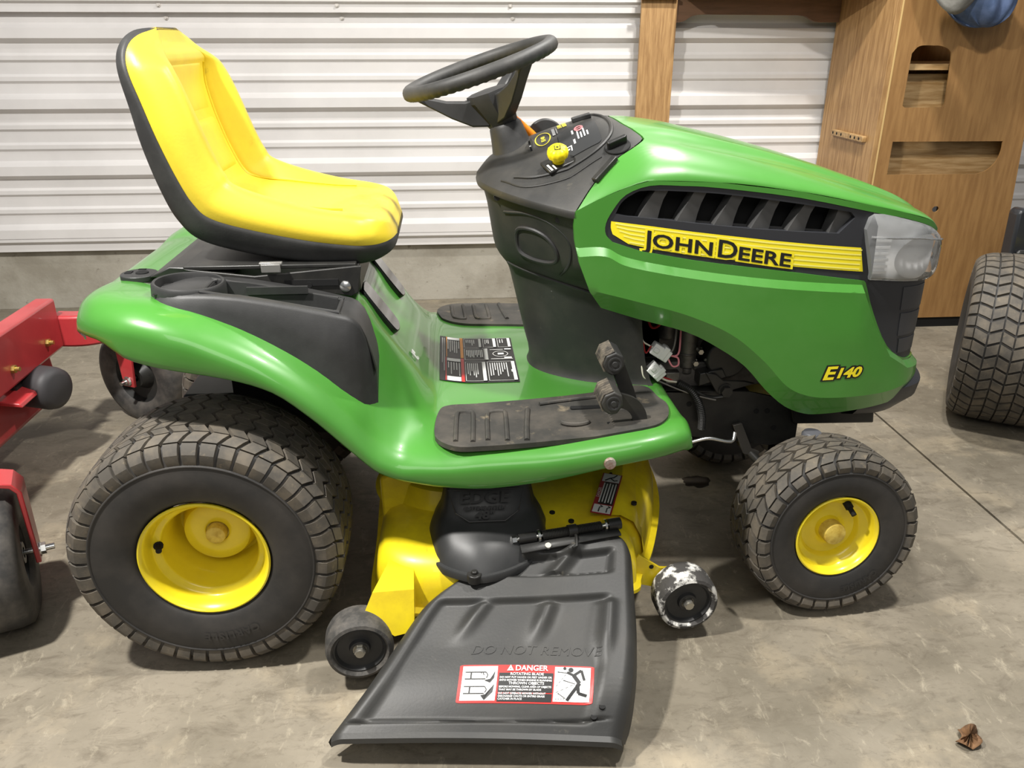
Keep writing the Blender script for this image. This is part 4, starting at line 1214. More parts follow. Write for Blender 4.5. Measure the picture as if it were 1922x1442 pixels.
# discharge deflector
DLp = [(.581, -.421, .232), (.528, -.442, .212), (.465, -.469, .191), (.404, -.504, .166), (.351, -.569, .131), (.302, -.639, .101), (.243, -.706, .061)]
DRp = [(.775, -.407, .236), (.801, -.431, .226), (.793, -.519, .191), (.779, -.618, .151), (.755, -.703, .111), (.732, -.752, .061)]
def arc(P):
    C = np.array(catm(P, 8)); S = np.r_[0, np.cumsum(np.linalg.norm(np.diff(C, axis=0), axis=1))]; return C, S/S[-1]
DLc, DLs = arc(DLp); DRc, DRs = arc(DRp)
def defl(a, bb, off=0.0):
    l = np.array([np.interp(bb, DLs, DLc[:, k]) for k in range(3)]); r = np.array([np.interp(bb, DRs, DRc[:, k]) for k in range(3)])
    p = l*(1-a) + r*a
    z = p[2] + .010*math.sin(math.pi*a)*(1-bb*.3)
    st1 = .235 + .040*math.sin(math.pi*min(1, a/.92))            # curved upper step
    st2 = .405 + .030*math.sin(math.pi*a) - .06*a
    h = 0.0
    flat = sst(.05, .10, a)*sst(.90, .84, a)
    h -= .013*flat*sst(st1-.13, st1-.10, bb)*sst(st1+.006, st1-.006, bb)       # sunk upper field
    h -= .008*math.exp(-((bb-st1-.006)/.009)**2)*flat
    h -= .010*flat*sst(st2, st2+.030, bb)*sst(.97, .93, bb)                    # sunk lower field
    for (ac, sl, b0, b1) in ((.30, -.22, .42, .64), (.60, -.10, .42, .66), (.87, -.02, .40, .72)):
        d = a - (ac + sl*(bb-b0)); h += .011*math.exp(-(d/.038)**2)*sst(b0-.01, b0+.03, bb)*sst(b1, b1-.16, bb)
    for (ac, sl, b0, b1) in ((.30, -.50, .10, .27), (.60, -.30, .09, .27)):
        d = a - (ac + sl*(bb-b0)); h += .014*math.exp(-(d/.05)**2)*sst(b0-.02, b0+.04, bb)*sst(b1+.01, b1-.01, bb)
    h -= .005*math.exp(-((bb-.955+.03*a**3)/.006)**2)*sst(.96, .90, a)*sst(.0, .05, a)
    e = min(a, 1-a)
    h -= .012*(1-min(1, e/.045))**2
    return (p[0], p[1] - h*.35, z + h + off)
DEFL_M = mat('scuffed_black_plastic', '#2f2f2e', .48, col2='#3b3a37', nscale=7, namount=(.4, .7), bump=.15, bscale=200, bdist=.001, col3='#6a655a', n3scale=24, n3amount=(.66, .82))
rows = [[defl(a, bb) for a in np.linspace(0, 1, 91)] for bb in np.linspace(0, 1, 181)]
b = B(); b.grid(rows)
R_ = [r[-1] for r in rows]; b.grid([R_, [(p[0]+.004, p[1], p[2]-.010) for p in R_], [(p[0]+.008, p[1]+.004, max(.035, p[2]-.085*(1-.6*i/180))) for i, p in enumerate(R_)]])
Lf = [r[0] for r in rows]; b.grid([Lf, [(p[0]-.006, p[1], p[2]-.012) for p in Lf], [(p[0]-.004, p[1]+.004, p[2]-.026) for p in Lf]])
N_ = rows[-1]; b.grid([N_, [(p[0], p[1]-.010, p[2]-.003) for p in N_], [(p[0], p[1]-.012, p[2]-.012) for p in N_], [(p[0], p[1]+.01, p[2]-.016) for p in N_]])
DEFL = b.build('discharge_deflector', DEFL_M, MOWER, smooth=45)
# hinge rod, spring, bolts
h0 = Vector((.575, -.434, .247)); h1 = Vector((.790, -.396, .250)); hd = (h1-h0)
b = B(); b.cyl(h0, h1, .0045, n=12); b.cyl(h0 + hd*.02, h0 - hd*.02, .0085, n=6); b.cyl(h0 + hd*.215, h0 + hd*.235, .0125, n=20); b.cyl(h0 + hd*.845, h0 + hd*.862, .0125, n=20); b.build('hinge_rod', STEEL, DEFL)
b = B()
hq = hd.normalized().to_track_quat('Z', 'Y')
b.tube([tuple(h0 + hd*(.26+.56*t) + hq @ Vector((.0085*math.cos(2*math.pi*38*t), .0085*math.sin(2*math.pi*38*t), 0))) for t in np.linspace(0, 1, 420)], .0017, 5)
b.cyl(h0 + hd*.26, h0 + hd*.82, .0072, n=14)
b.cyl(h0 + hd*.04, h0 + hd*.20, .010, n=14); b.cyl(h0 + hd*.50, h0 + hd*.58, .0125, n=14); b.cyl(h0 + hd*.88, h0 + hd*1.0, .012, n=14)
b.build('hinge_spring', BLACKM, DEFL)
b = B(); b.add([tuple(h0 + hd*.05 + Vector((0, 0, -.006))), tuple(h0 + hd*.97 + Vector((0, 0, -.006))), tuple(h0 + hd*.97 + Vector((.004, -.026, -.008))), tuple(h0 + hd*.06 + Vector((0, -.030, -.011)))], [(0, 1, 2, 3)]); b.build('hinge_plate', DEFL_M, DEFL, solid=.004)
b = B(); p = h0 + hd*.30 + Vector((0, -.026, -.010)); b.cyl(p, p + Vector((0, -.002, .005)), .006, n=14); b.build('hinge_rivet', ZINC, DEFL)
b = B(); b.tube([tuple(h0 + hd*.56), tuple(h0 + hd*.56 + Vector((.002, -.020, -.003))), tuple(h0 + hd*.55 + Vector((.002, -.036, -.012))), tuple(h0 + hd*.52 + Vector((0, -.040, -.012)))], .003, 6); b.build('spring_hook', BLACKM, DEFL)
# danger sticker (flat print) on the deflector
def stM(u, v, o):
    a = .318 + (.846-.318)*u + (1-v)*(.055*(1-u) + .022*u); bb = .877 - .160*v - .004*u
    p = defl(a, bb); return (p[0], p[1], p[2] + .0012 + o)
def sq(bld, u0, v0, u1, v1, o):
    n = max(1, int(abs(u1-u0)/.04)); m_ = max(1, int(abs(v1-v0)/.12))
    for i in range(m_):
        bld.grid([[stM(u0+(u1-u0)*j/n, v0+(v1-v0)*i/m_, o) for j in range(n+1)], [stM(u0+(u1-u0)*j/n, v0+(v1-v0)*(i+1)/m_, o) for j in range(n+1)]])
b = B(); patch(b, rrect(0, 0, 1, 1, .035), stM, step=.04, off=0); ST = b.build('danger_sticker', REDPRINT, DEFL, smooth=30)
b = B(); sq(b, .025, .05, .285, .95, .0012); sq(b, .71, .05, .975, .95, .0012)
text_on(b, 'DANGER', .20, lambda x, y, o: stM(.415 + x*.285, .825 + y, o), (0, 0), off=.0022, offset=.004, sx=1.05)
tri = [(.355, .82), (.405, .82), (.380, .98)]; b.ngon([stM(u, v, .0022) for u, v in tri])
rl = [('ROTATING BLADE', .100, .505, .700, 'CENTER'), ('DO NOT PUT HANDS OR FEET UNDER OR', .068, .305, .620, 'LEFT'), ('INTO MOWER WHEN ENGINE IS RUNNING', .068, .305, .545, 'LEFT'), ('THROWN OBJECTS', .100, .505, .455, 'CENTER'), ('BEFORE MOWING, CLEAR AREA OF OBJECTS', .066, .305, .375, 'LEFT'), ('THAT MAY BE THROWN BY BLADE', .066, .305, .300, 'LEFT'),
      ('DO NOT OPERATE MOWER WITHOUT', .066, .305, .205, 'LEFT'), ('DISCHARGE CHUTE OR ENTIRE GRASS', .066, .305, .135, 'LEFT'), ('CATCHER IN PLACE', .066, .305, .065, 'LEFT')]
for s_, size, u, v, al in rl:
    vv, ff = textvf(s_, size, align=al, offset=.0016)
    w = max(p[0] for p in vv) - min(p[0] for p in vv); k = min(.30, .385/w if al == 'LEFT' else .30)
    b.add([stM(u + x*k, v + y, .0022) for x, y in vv], ff)
b.build('sticker_white', WHITE, ST, smooth=0)
b = B(); sq(b, .298, .03, .700, .235, .0012); sq(b, .298, .265, .700, .775, .0012)
def poly(bld, pts, w, o=.0024):
    for (u0, v0), (u1, v1) in zip(pts[:-1], pts[1:]):
        du, dv = (u1-u0), (v1-v0)*.31; l = math.hypot(du, dv) or 1; nu, nv = -dv/l*w, du/l*w/.31
        bld.ngon([stM(u0+nu, v0+nv, o), stM(u1+nu, v1+nv, o), stM(u1-nu, v1-nv, o), stM(u0-nu, v0-nv, o)])
def disc(bld, u, v, r, o=.0024, ru=1.0): bld.ngon([stM(u + r*ru*math.cos(t), v + r*math.sin(t)/.31, o) for t in np.linspace(0, 2*math.pi, 16, endpoint=False)])
disc(b, .380, .865, .004, .0030); 
for y0 in (.60, .22):                              # deck edges with the blade
    poly(b, [(.045, y0+.18), (.20, y0+.18), (.215, y0+.10), (.205, y0+.02)], .0032); poly(b, [(.045, y0), (.20, y0)], .0038); poly(b, [(.090, y0), (.090, y0+.18)], .005)
b.ngon([stM(u, v, .0024) for u, v in ((.19, .56), (.235, .50), (.262, .62), (.268, .82), (.255, .72), (.235, .60))]); b.ngon([stM(u, v, .0024) for u, v in ((.175, .17), (.205, .05), (.262, .26), (.268, .46), (.210, .20))])
poly(b, [(.16, .78), (.168, .74)], .003); poly(b, [(.178, .76), (.186, .70)], .003)
disc(b, .828, .865, .019); disc(b, .782, .90, .012)                                # running figure hit by thrown stones
poly(b, [(.800, .80), (.850, .72), (.905, .86), (.930, .60)], .0095); poly(b, [(.850, .72), (.895, .52), (.878, .42)], .015)
poly(b, [(.885, .46), (.838, .22), (.812, .07)], .012); poly(b, [(.885, .46), (.892, .26), (.955, .20)], .0115)
for u0, v0, u1, v1 in ((.725, .42, .800, .78), (.725, .26, .862, .50), (.725, .10, .800, .12)):
    for k in range(4): poly(b, [(u0+(u1-u0)*k/4, v0+(v1-v0)*k/4), (u0+(u1-u0)*(k+.6)/4, v0+(v1-v0)*(k+.6)/4)], .0016)
for u0, v0, u1, v1 in ((.800, .78, .735, .80), (.862, .50, .780, .58), (.800, .12, .745, .24)): poly(b, [(u0, v0), (u1, v1)], .0024); disc(b, u1, v1, .0045)
b.build('sticker_black', BLKPRINT, ST, smooth=0)
b = B(); text_on(b, 'DO NOT REMOVE', .024, lambda x, y, o: tuple(np.array(defl(.60 + x/.46, .668 - y/.42)) + np.array((0, 0, .0012))), (0, 0), align='CENTER', sx=1.25); b.build('moulded_warning', DEFL_M, DEFL, smooth=0)
for a, bb in ((.905, .885), (.885, .925)):
    p = Vector(defl(a, bb)); b = B(); b.cyl(p - Vector((0, 0, .002)), p + Vector((0, -.0004, .0012)), .0055, n=14); b.build('deflector_hole', DARK, DEFL)
# ------------------------------------------------------------------ frame, engine and front axle
b = B()
for sg in (1, -1):
    b.prism([(.20, .36), (.20, .43), (.95, .430), (1.12, .420), (1.18, .405), (1.24, .40), (1.24, .29), (1.18, .285), (1.05, .305), (.94, .325)], -.158*sg, -.152*sg, 'y')
    b.prism([(.93, .430), (1.12, .420), (1.12, .414), (.93, .424)], -.158*sg, -.110*sg, 'y')
FR = b.build('frame_rail', BLACKM, MOWER, bevel=.001)
for (x, z) in ((.985, .395), (1.005, .395), (1.14, .372), (1.165, .372), (1.185, .330)):
    b = B(); b.cyl((x, -.1585, z), (x, -.1592, z), .006, n=12); b.build('rail_hole', DARK, FR)
b = B(); b.box((1.03, 0, .455), (.30, .26, .06)); b.box((.99, .01, .545), (.22, .22, .12)); b.box((1.10, .03, .58), (.14, .16, .14)); b.box((.90, .0, .56), (.05, .20, .16))
for k in range(6): b.box((1.10, -.06, .53 + .016*k), (.16, .10, .005))
ENG = b.build('engine_block', mat('dirty_engine', '#4c4945', .6, metal=.2, col2='#6e6a64', nscale=16), MOWER, bevel=.004)
b = B(); b.cyl((.982, -.118, .470), (.982, -.118, .600), .021, n=24); b.cyl((.982, -.118, .500), (.982, -.118, .506), .023, n=24); b.cyl((.935, -.11, .535), (.935, -.11, .62), .018, n=20); b.cyl((.982, -.118, .455), (.982, -.118, .47), .016, n=20)
b.box((.955, -.10, .57), (.05, .03, .03)); b.box((1.02, -.12, .475), (.05, .03, .02))
b.build('fuel_solenoid', ALU, ENG, bevel=.003)
b = B(); b.cyl((1.06, -.02, .50), (1.06, -.16, .50), .045, n=28); b.build('oil_filter', BLACKM, ENG, bevel=.004)
for (x, z) in ((1.005, .512), (.996, .485), (1.064, .488), (1.098, .478)):
    b = B(); b.cyl((x, -.120, z), (x, -.146, z), .006, n=6); b.cyl((x-.010, -.128, z+.002), (x+.006, -.128, z+.002), .004, n=8); b.build('engine_bolt', ZINC, ENG)
b = B(); b.tube(catm([(1.012, -.15, .497), (1.035, -.15, .489), (1.055, -.15, .485), (1.082, -.145, .487)], 5), .003, 6); b.build('governor_rod', ZINC, ENG)
b = B(); b.prism([(1.010, .475), (1.035, .470), (1.052, .455), (1.100, .452), (1.125, .445), (1.070, .430), (1.055, .418), (1.040, .425)], -.172, -.166, 'y'); b.prism([(1.0, .47), (1.05, .48), (1.06, .46), (1.0, .44)], -.166, -.12, 'y')
br = b.build('engine_bracket', BLACKM, ENG, bevel=.002)
b = B(); b.cyl((1.058, -.166, .432), (1.058, -.186, .432), .0125, n=6); b.cyl((1.058, -.166, .432), (1.058, -.175, .432), .016, n=20); b.build('bracket_bolt', BLACKM, ENG)
# wiring: two white connectors, pink loops, black loom, ribbed conduit
def connector(c, rx, ry, sz):
    b = B(); M = Matrix.Translation(c) @ Matrix.Rotation(ry, 4, 'Y') @ Matrix.Rotation(rx, 4, 'X')
    b.box((0, 0, 0), sz, M=M); b.box((sz[0]*.15, 0, sz[2]*.1), (sz[0]*.3, sz[1]*1.15, sz[2]*1.15), M=M); b.box((-sz[0]*.3, -sz[1]*.55, 0), (sz[0]*.3, sz[1]*.2, sz[2]*.4), M=M)
    return b.build('wire_connector', CREAMPL, ENG, bevel=.0025)
connector((.905, -.178, .529), 0, math.radians(33), (.044, .022, .026)); connector((.898, -.180, .486), 0, math.radians(46), (.038, .020, .026))
b = B(); b.box((.938, -.165, .466), (.030, .022, .026)); b.build('solenoid_terminal', ALU, ENG, bevel=.002)
for pts, m, r in (([(.922, -.176, .520), (.938, -.178, .518), (.946, -.178, .528), (.950, -.165, .560), (.956, -.14, .60)], PINK, .0022), ([(.922, -.18, .514), (.932, -.185, .498), (.944, -.185, .500), (.944, -.182, .514), (.934, -.178, .518)], PINK, .0022),
                  ([(.922, -.172, .524), (.934, -.172, .530), (.940, -.165, .560), (.945, -.14, .60)], mat('grey_wire', '#807c76', .5), .0022), ([(.878, -.15, .60), (.890, -.155, .575), (.910, -.15, .585), (.92, -.12, .62)], REDW, .003),
                  ([(.860, -.178, .575), (.866, -.182, .555), (.880, -.182, .545), (.892, -.180, .538)], mat('cream_wire', '#e8e2cf', .5), .002), ([(.866, -.182, .555), (.872, -.186, .530), (.884, -.184, .545)], REDW, .0018),
                  ([(.868, -.180, .540), (.870, -.184, .51), (.878, -.184, .49), (.888, -.182, .475)], mat('navy_wire', '#20263c', .5), .003), ([(.862, -.178, .545), (.866, -.184, .50), (.872, -.184, .475), (.884, -.182, .466)], mat('cream_wire', '#e8e2cf', .5), .0018),
                  ([(.908, -.182, .472), (.925, -.178, .462), (.948, -.175, .456)], mat('cream_wire', '#e8e2cf', .5), .0022), ([(.908, -.180, .475), (.925, -.176, .466), (.948, -.173, .459)], REDW, .002),
                  ([(.948, -.175, .458), (.972, -.176, .446), (1.0, -.178, .428), (1.03, -.176, .418), (1.058, -.18, .422)], BLACKM, .004), ([(.905, -.178, .462), (.955, -.182, .440), (1.0, -.184, .424), (1.035, -.184, .415)], mat('grey_wire', '#807c76', .5), .0018)):
    b = B(); b.tube(catm(pts, 6), r, 6); b.build('wire', m, ENG, smooth=60)
P = [Vector(p) for p in catm([(.950, -.178, .456), (.978, -.182, .438), (.998, -.184, .408), (1.008, -.184, .375), (1.010, -.182, .345)], 16)]
b = B(); b.tube(P, [.0075 + .0016*(i % 2) for i in range(len(P))], 10); b.build('ribbed_conduit', BLACKM, ENG, smooth=0)
b = B(); b.cyl((.86, 0, .40), (.86, 0, .335), .10, n=36); b.cyl((1.02, 0, .335), (1.02, 0, .305), .075, n=36); b.tube([(.90, -.075, .325), (1.0, -.080, .318), (1.04, -.07, .318)], .006, 6); b.build('drive_pulley', BLACKM, ENG, bevel=.004)
b = B(); b.tube(catm([(.930, -.25, .338), (.965, -.25, .348), (1.005, -.25, .356), (1.045, -.25, .347), (1.060, -.245, .347), (1.066, -.235, .360)], 5), .0042, 8); b.build('lift_rod', STEEL, MOWER, smooth=60)
# front axle, spindle and drag link
b = B()
b.prism([(-.30, .245), (-.16, .268), (.16, .268), (.30, .245), (.30, .205), (.16, .220), (-.16, .220), (-.30, .205)], 1.215, 1.265, 'x')
AX = b.build('front_axle', BLACKM, MOWER, bevel=.004)
b = B(); b.prism([(-.12, .42), (-.10, .27), (.10, .27), (.12, .42)], 1.20, 1.206, 'x'); b.prism([(1.20, .30), (1.25, .30), (1.28, .20), (1.20, .20)], -.11, -.104, 'y'); b.build('axle_hanger', BLACKM, MOWER)
for sg in (1, -1):
    b = B(); b.cyl((1.236, -.262*sg, .19), (1.228, -.258*sg, .338), .016, n=20); b.cyl((1.24, -.25*sg, .19), (1.245, -.33*sg, .19), .014, n=20)
    b.cyl((1.232, -.258*sg, .30), (1.230, -.257*sg, .334), .020, n=20); b.build('spindle', BLACKM, MOWER, bevel=.002)
    b = B(); b.lathe([(0, .017), (.018, .016), (.0215, .011), (.0215, -.004), (.019, -.008), (0, -.008)], n=28, M=Matrix.Translation((1.228, -.256*sg, .350)) @ Matrix.Rotation(math.radians(90), 4, 'X')); b.build('spindle_cap', mat('grey_plastic_cap', '#55565a', .4), MOWER, smooth=40)
b = B(); b.tube([(1.10, -.135, .320), (1.12, -.15, .285), (1.17, -.20, .240), (1.19, -.235, .225)], .010, 8); b.tube([(1.165, -.19, .285), (1.16, -.20, .235), (1.172, -.215, .215)], .007, 8); b.build('drag_link', BLACKM, MOWER, smooth=60)
b = B(); b.prism([(1.085, .345), (1.105, .350), (1.135, .285), (1.155, .275), (1.150, .262), (1.118, .272)], -.172, -.164, 'y'); b.build('steering_arm', mat('grey_steel_arm', '#55524d', .5, metal=.5), MOWER, bevel=.001)
# rear transaxle so that the rear wheels are carried
b = B(); b.cyl((0, -.34, .257), (0, .34, .257), .016, n=20); b.box((0.02, 0, .27), (.20, .34, .13)); b.box((.05, 0, .40), (.30, .30, .10)); b.build('transaxle', BLACKM, MOWER, bevel=.006)
b = B(); b.prism([(.02, .42), (.27, .42), (.27, .655), (.02, .66)], -.20, .20, 'y'); b.build('underseat_dark_fill', DARK, MOWER)  # solid near-black block added for the shade under the seat
# ------------------------------------------------------------------ red mower at the left edge
RM = thing('red_mower', 'red zero-turn mower frame with black caster wheels cut off by the left edge', 'lawn mower')
b = B(); b.box((-.705, .05, .372), (.055, 1.10, .150)); BM = b.build('frame_beam', RED, RM, bevel=.008)
for (y, z) in ((.50, .345), (.30, .345)):
    b = B(); b.cyl((-.678, y, z), (-.668, y, z), .011, n=6); b.cyl((-.668, y, z), (-.658, y, z), .006, n=10); b.build('frame_bolt', mat('yellow_zinc', '#c9b46a', .35, metal=.9), BM)
b = B(); b.cyl((-.705, .25, .4465), (-.705, .25, .4485), .008, n=12); b.build('frame_hole', DARK, BM)
arm = [Vector(p) for p in catm([(-.70, .62, .345), (-.62, .625, .343), (-.54, .655, .350), (-.47, .72, .360), (-.44, .80, .365)], 6)]
rows = []
for i, p in enumerate(arm):
    t = (arm[min(i+1, len(arm)-1)] - arm[max(i-1, 0)]).normalized(); s = Vector((0, 0, 1)).cross(t).normalized()
    rows.append([tuple(p + s*.030*a + Vector((0, 0, .048*c))) for a, c in ((-1, -1), (1, -1), (1, 1), (-1, 1))])
b = B(); b.grid(rows, closev=True); b.ngon(rows[0]); b.ngon(rows[-1]); b.build('caster_arm', RED, RM, bevel=.008)
def caster(c, rz, R, hw, rim_r, forkw, name='caster_tyre'):
    M = Matrix.Translation(c) @ Matrix.Rotation(rz, 4, 'Z')
    P = [(rim_r, -hw*.85), (rim_r+.01, -hw), (R*.86, -hw), (R*.97, -hw*.86), (R, -hw*.55), (R, hw*.55), (R*.97, hw*.86), (R*.86, hw), (rim_r+.01, hw), (rim_r, hw*.85)]
    b = B(); b.lathe(P, n=64, M=M); t = b.build(name, mat('smooth_caster_rubber', '#363534', .6, col2='#57534e', nscale=18, bump=.2, bscale=90, bdist=.001), RM, smooth=50)
    b = B(); b.lathe([(rim_r+.002, -hw*.85), (rim_r-.006, -hw*.55), (rim_r*.55, -hw*.45), (rim_r*.35, -hw*.9), (.012, -hw*.9), (.012, hw*.9), (rim_r*.35, hw*.9), (rim_r*.55, hw*.45), (rim_r-.006, hw*.55), (rim_r+.002, hw*.85)], n=40, M=M); b.build('caster_rim', BLACKM, t, smooth=40)
    # fork: an inverted U of flat bar
    fy = hw + .018
    w = forkw
    path = [(0, -fy, -.020), (0, -fy, R+.005), (0, -fy+.012, R+.022), (0, -fy+.03, R+.028), (0, fy-.03, R+.028), (0, fy-.012, R+.022), (0, fy, R+.005), (0, fy, -.020)]
    rows = []
    for i, p in enumerate(path):
        p = Vector(p); k = (1 if p.z > R*.6 else .62)
        tn = (Vector(path[min(i+1, 7)]) - Vector(path[max(i-1, 0)])).normalized(); nn = Vector((1, 0, 0)).cross(tn)
        rows.append([tuple(M @ (p + Vector((w*k*a, 0, 0)) + nn*.005*c)) for a, c in ((-1, -1), (1, -1), (1, 1), (-1, 1))])
    b = B(); b.grid(rows, closev=True); b.ngon(rows[0]); b.ngon(rows[-1]); b.build('caster_fork', RED, t, bevel=.002)
    b = B(); b.cyl((0, -fy-.032, 0), (0, fy+.032, 0), .0065, n=14, M=M); b.cyl((0, -fy-.006, 0), (0, -fy-.016, 0), .0125, n=6, M=M); b.cyl((0, fy+.006, 0), (0, fy+.016, 0), .0125, n=6, M=M); b.cyl((0, -fy-.004, 0), (0, -fy-.007, 0), .016, n=18, M=M); b.build('caster_axle', STEEL, t)
    return t
caster((-.495, -.280, .150), math.radians(112), .150, .068, .065, .036)
caster((-.505, .745, .152), math.radians(-28), .160, .066, .085, .036)
# deck shell of the red mower with its black roller
b = B(); b.prism([(-.95, .14), (-.95, .34), (-.80, .34), (-.735, .28), (-.725, .14)], -.40, .62, 'y'); RD = b.build('red_deck', RED, RM, bevel=.015)
b = B(); b.prism([(-.90, .30), (-.66, .262), (-.655, .250), (-.90, .285)], .26, .40, 'y'); b.build('roller_bracket', RED, RD, bevel=.003)
M = Matrix.Translation((-.690, .42, .245)) @ Matrix.Rotation(math.radians(70), 4, 'Z')
b = B(); b.lathe([(0, -.075), (.040, -.074), (.056, -.066), (.060, -.050), (.060, .050), (.056, .066), (.040, .074), (0, .075)], n=40, M=M); b.build('deck_roller', mat('grey_roller', '#3b3a3c', .55), RD, smooth=50)
b = B(); b.box((-.735, .36, .262), (.07, .05, .06)); b.cyl((-.69, .335, .245), (-.69, .325, .245), .012, n=6); b.build('roller_mount', BLACKM, RD, bevel=.004)
b = B(); b.tube(catm([(-.80, .02, .16), (-.70, .0, .15), (-.648, -.02, .13), (-.64, -.05, .09), (-.66, -.08, .06)], 6), .012, 8); b.build('deck_guard', RED, RD, smooth=60)
# ------------------------------------------------------------------ wooden cabinet against the wall
def wood(name, a, c, stretch, dark):
    m = mat(name, a, .5, col2=c, nscale=6, nstretch=stretch, namount=(.40, .62), col3=dark, n3scale=3, n3amount=(.60, .80), bump=.08, bscale=(12, stretch), bdist=.001, detail=9)
    return m
OAK = wood('oak_vertical', '#b08c5e', '#8f6c44', (14, 14, 1.0), '#7d5b38')
OAKH = wood('oak_horizontal', '#b7986c', '#97764a', (1.2, 10, 12), '#8d6c44')
PLY = wood('plywood_back', '#9a7548', '#8a663d', (10, 10, 1.0), '#7f5c37')
HEADBRN = wood('shaded_header_brown', '#785a45', '#69503c', (1.0, 10, 10), '#5c4535')  # darker than the oak: the header's shade is put into this brown
CAB = thing('wooden_cabinet', 'tall oak cabinet with cut-out plywood back and open side bay by the wall', 'cabinet')
FY = 1.38
hole1 = smoothline([(2.215, .893), (2.365, .893)], 1) + smoothline([(2.372, .905), (2.362, 1.06), (2.350, 1.095), (2.315, 1.110), (2.285, 1.112), (2.230, 1.110), (2.205, 1.085)], 4) + [(2.205, .90)]
hole2 = [(2.192, .642)] + smoothline([(2.56, .640), (2.60, .655), (2.632, .69), (2.642, .73), (2.640, .766)], 4) + [(2.192, .768)]
hole3 = [(2.421 + .014*math.cos(t), .504 + .012*math.sin(t)) for t in np.linspace(0, 2*math.pi, 14, endpoint=False)]
b = B(); patch(b, [(2.135, .045), (2.765, .045), (2.668, 1.75), (2.135, 1.75)], lambda u, v, o: (u, FY - o, v), holes=[hole1, hole2, hole3], step=.06, off=0, wall=-.006)
b.build('back_panel', PLY, CAB, smooth=0)
b = B(); b.box((2.126, (FY+1.86)/2, .895), (.018, 1.86-FY, 1.71)); b.build('side_panel', OAK, CAB, bevel=.001)
b = B(); b.prism([(2.745, .045), (2.762, .045), (2.665, 1.75), (2.648, 1.75)], FY+.002, 1.86, 'y'); b.build('side_panel', OAK, CAB, bevel=.001)
b = B(); b.box((2.1385, FY-.0005, .895), (.007, .003, 1.70)); b.build('panel_edge_strip', mat('pale_ply_edge', '#c4a46e', .6), CAB)
b = B(); b.box((2.40, 1.855, .895), (.52, .012, 1.70)); b.build('front_board', PLY, CAB)
b = B(); b.box((2.42, 1.62, 1.036), (.56, .42, .022)); b.build('shelf', OAKH, CAB, bevel=.001)
b = B(); b.box((2.43, 1.62, .60), (.585, .42, .02)); b.build('shelf', OAKH, CAB, bevel=.001)
b = B(); b.box((2.30, 1.47, .945), (.31, .016, .13)); b.build('drawer_board', OAKH, CAB); b = B(); b.box((2.425, 1.46, .71), (.58, .016, .20)); b.build('drawer_board', OAKH, CAB)
b = B(); b.box((2.44, 1.60, .02), (.60, .42, .04)); b.build('toe_gap_shade', DARK, CAB)  # near-black colour stands for the shade in the gap under the cabinet
b = B(); b.prism(rrect(1.44, .758, 1.72, .782, .006), 2.098, 2.117, 'x'); pg = b.build('peg_rail', OAKH, CAB, bevel=.003)
for y in (1.47, 1.505, 1.54, 1.625, 1.665, 1.70):
    b = B(); b.cyl((2.0985, y, .770), (2.0975, y, .770), .006, n=12); b.build('peg_hole', DARK, pg)
# header board with ogee ends and the left post
hd = [(1.405, 1.60), (1.405, 1.195)] + smoothline([(1.43, 1.195), (1.46, 1.202), (1.49, 1.220), (1.53, 1.226)], 4) + smoothline([(1.94, 1.224), (1.975, 1.218), (2.005, 1.202), (2.035, 1.197)], 4) + [(2.117, 1.197), (2.117, 1.60)]
b = B(); b.prism(hd, 1.835, 1.855, 'y'); b.build('header_board', HEADBRN, CAB, bevel=.001)
b = B(); b.box((1.338, 1.830, .80), (.128, .018, 1.56)); b.build('post', OAK, CAB, bevel=.001)
b = B(); b.box((1.412, 1.855, .80), (.020, .065, 1.56)); b.build('post_edge', OAK, CAB, bevel=.001)
b = B(); b.prism([(1.424, 1.868), (1.424, 1.66), (1.92, 1.62), (2.116, 1.42), (2.116, 1.868)], 1.305, 1.325, 'z'); b.build('shade_board', OAKH, CAB, bevel=.001)  # added above the view; outline shaped to shade header, bay wall and side panel
b = B(); b.box((1.335, 1.812, 1.285), (.165, .03, .012)); b.build('post_cap', OAK, CAB, bevel=.002)

# bundle of cloth hanging over the cabinet back
def lump(name, pts_fn, m, nu=36, nv=20):
    b = B(); b.grid([[pts_fn(u, v) for u in np.linspace(0, 1, nu)] for v in np.linspace(0, 1, nv)], closev=False); return b.build(name, m, None, smooth=60)
cl = B()
n = 48; rows = []
for i in range(20):
    f = i/19; ph = f*math.pi
    row = []
    for j in range(n):
        a = 2*math.pi*j/n
        r = math.sin(ph)
        x = 2.372 + .140*r*math.cos(a)*(1 + .10*math.sin(3*a)) + .03*math.cos(ph)
        y = 1.292 + .062*r*math.sin(a) + .010*math.sin(6*a+5*f)*r + .006*math.sin(11*a-9*f)*r
        z = 1.285 + .115*-math.cos(ph) + .018*math.sin(2*a+f*3)*r + (.05*(x-2.335))*.8
        row.append((x, y, z))
    rows.append(row)
cl.grid(rows, closev=True)
CL = cl.build('cloth_bundle', mat('blue_cloth', '#5a6b8e', .8, col2='#47597a', nscale=22, bump=.4, bscale=60), None, smooth=70)
tag(CL, 'blue and grey cloth bundle hanging over the top of the cabinet back', 'cloth')
g = B(); rows = []
for i in range(12):
    f = i/11; row = []
    for j in range(30):
        t = j/29
        x = 2.11 + .26*t; z = 1.40 - (.165*math.sin(math.pi*min(1, t*1.05))**.8)*f - .02*f
        y = 1.235 - .060*math.sin(math.pi*t)*math.sin(math.pi*(.25+.6*f)) + .005*math.sin(13*t+6*f)
        row.append((x, y, z))
    rows.append(row)
g.grid(rows); g.build('grey_lining', mat('grey_cloth', '#8d8b86', .85, col2='#7b7974', nscale=30, bump=.4, bscale=90), CL, smooth=70, solid=.006)

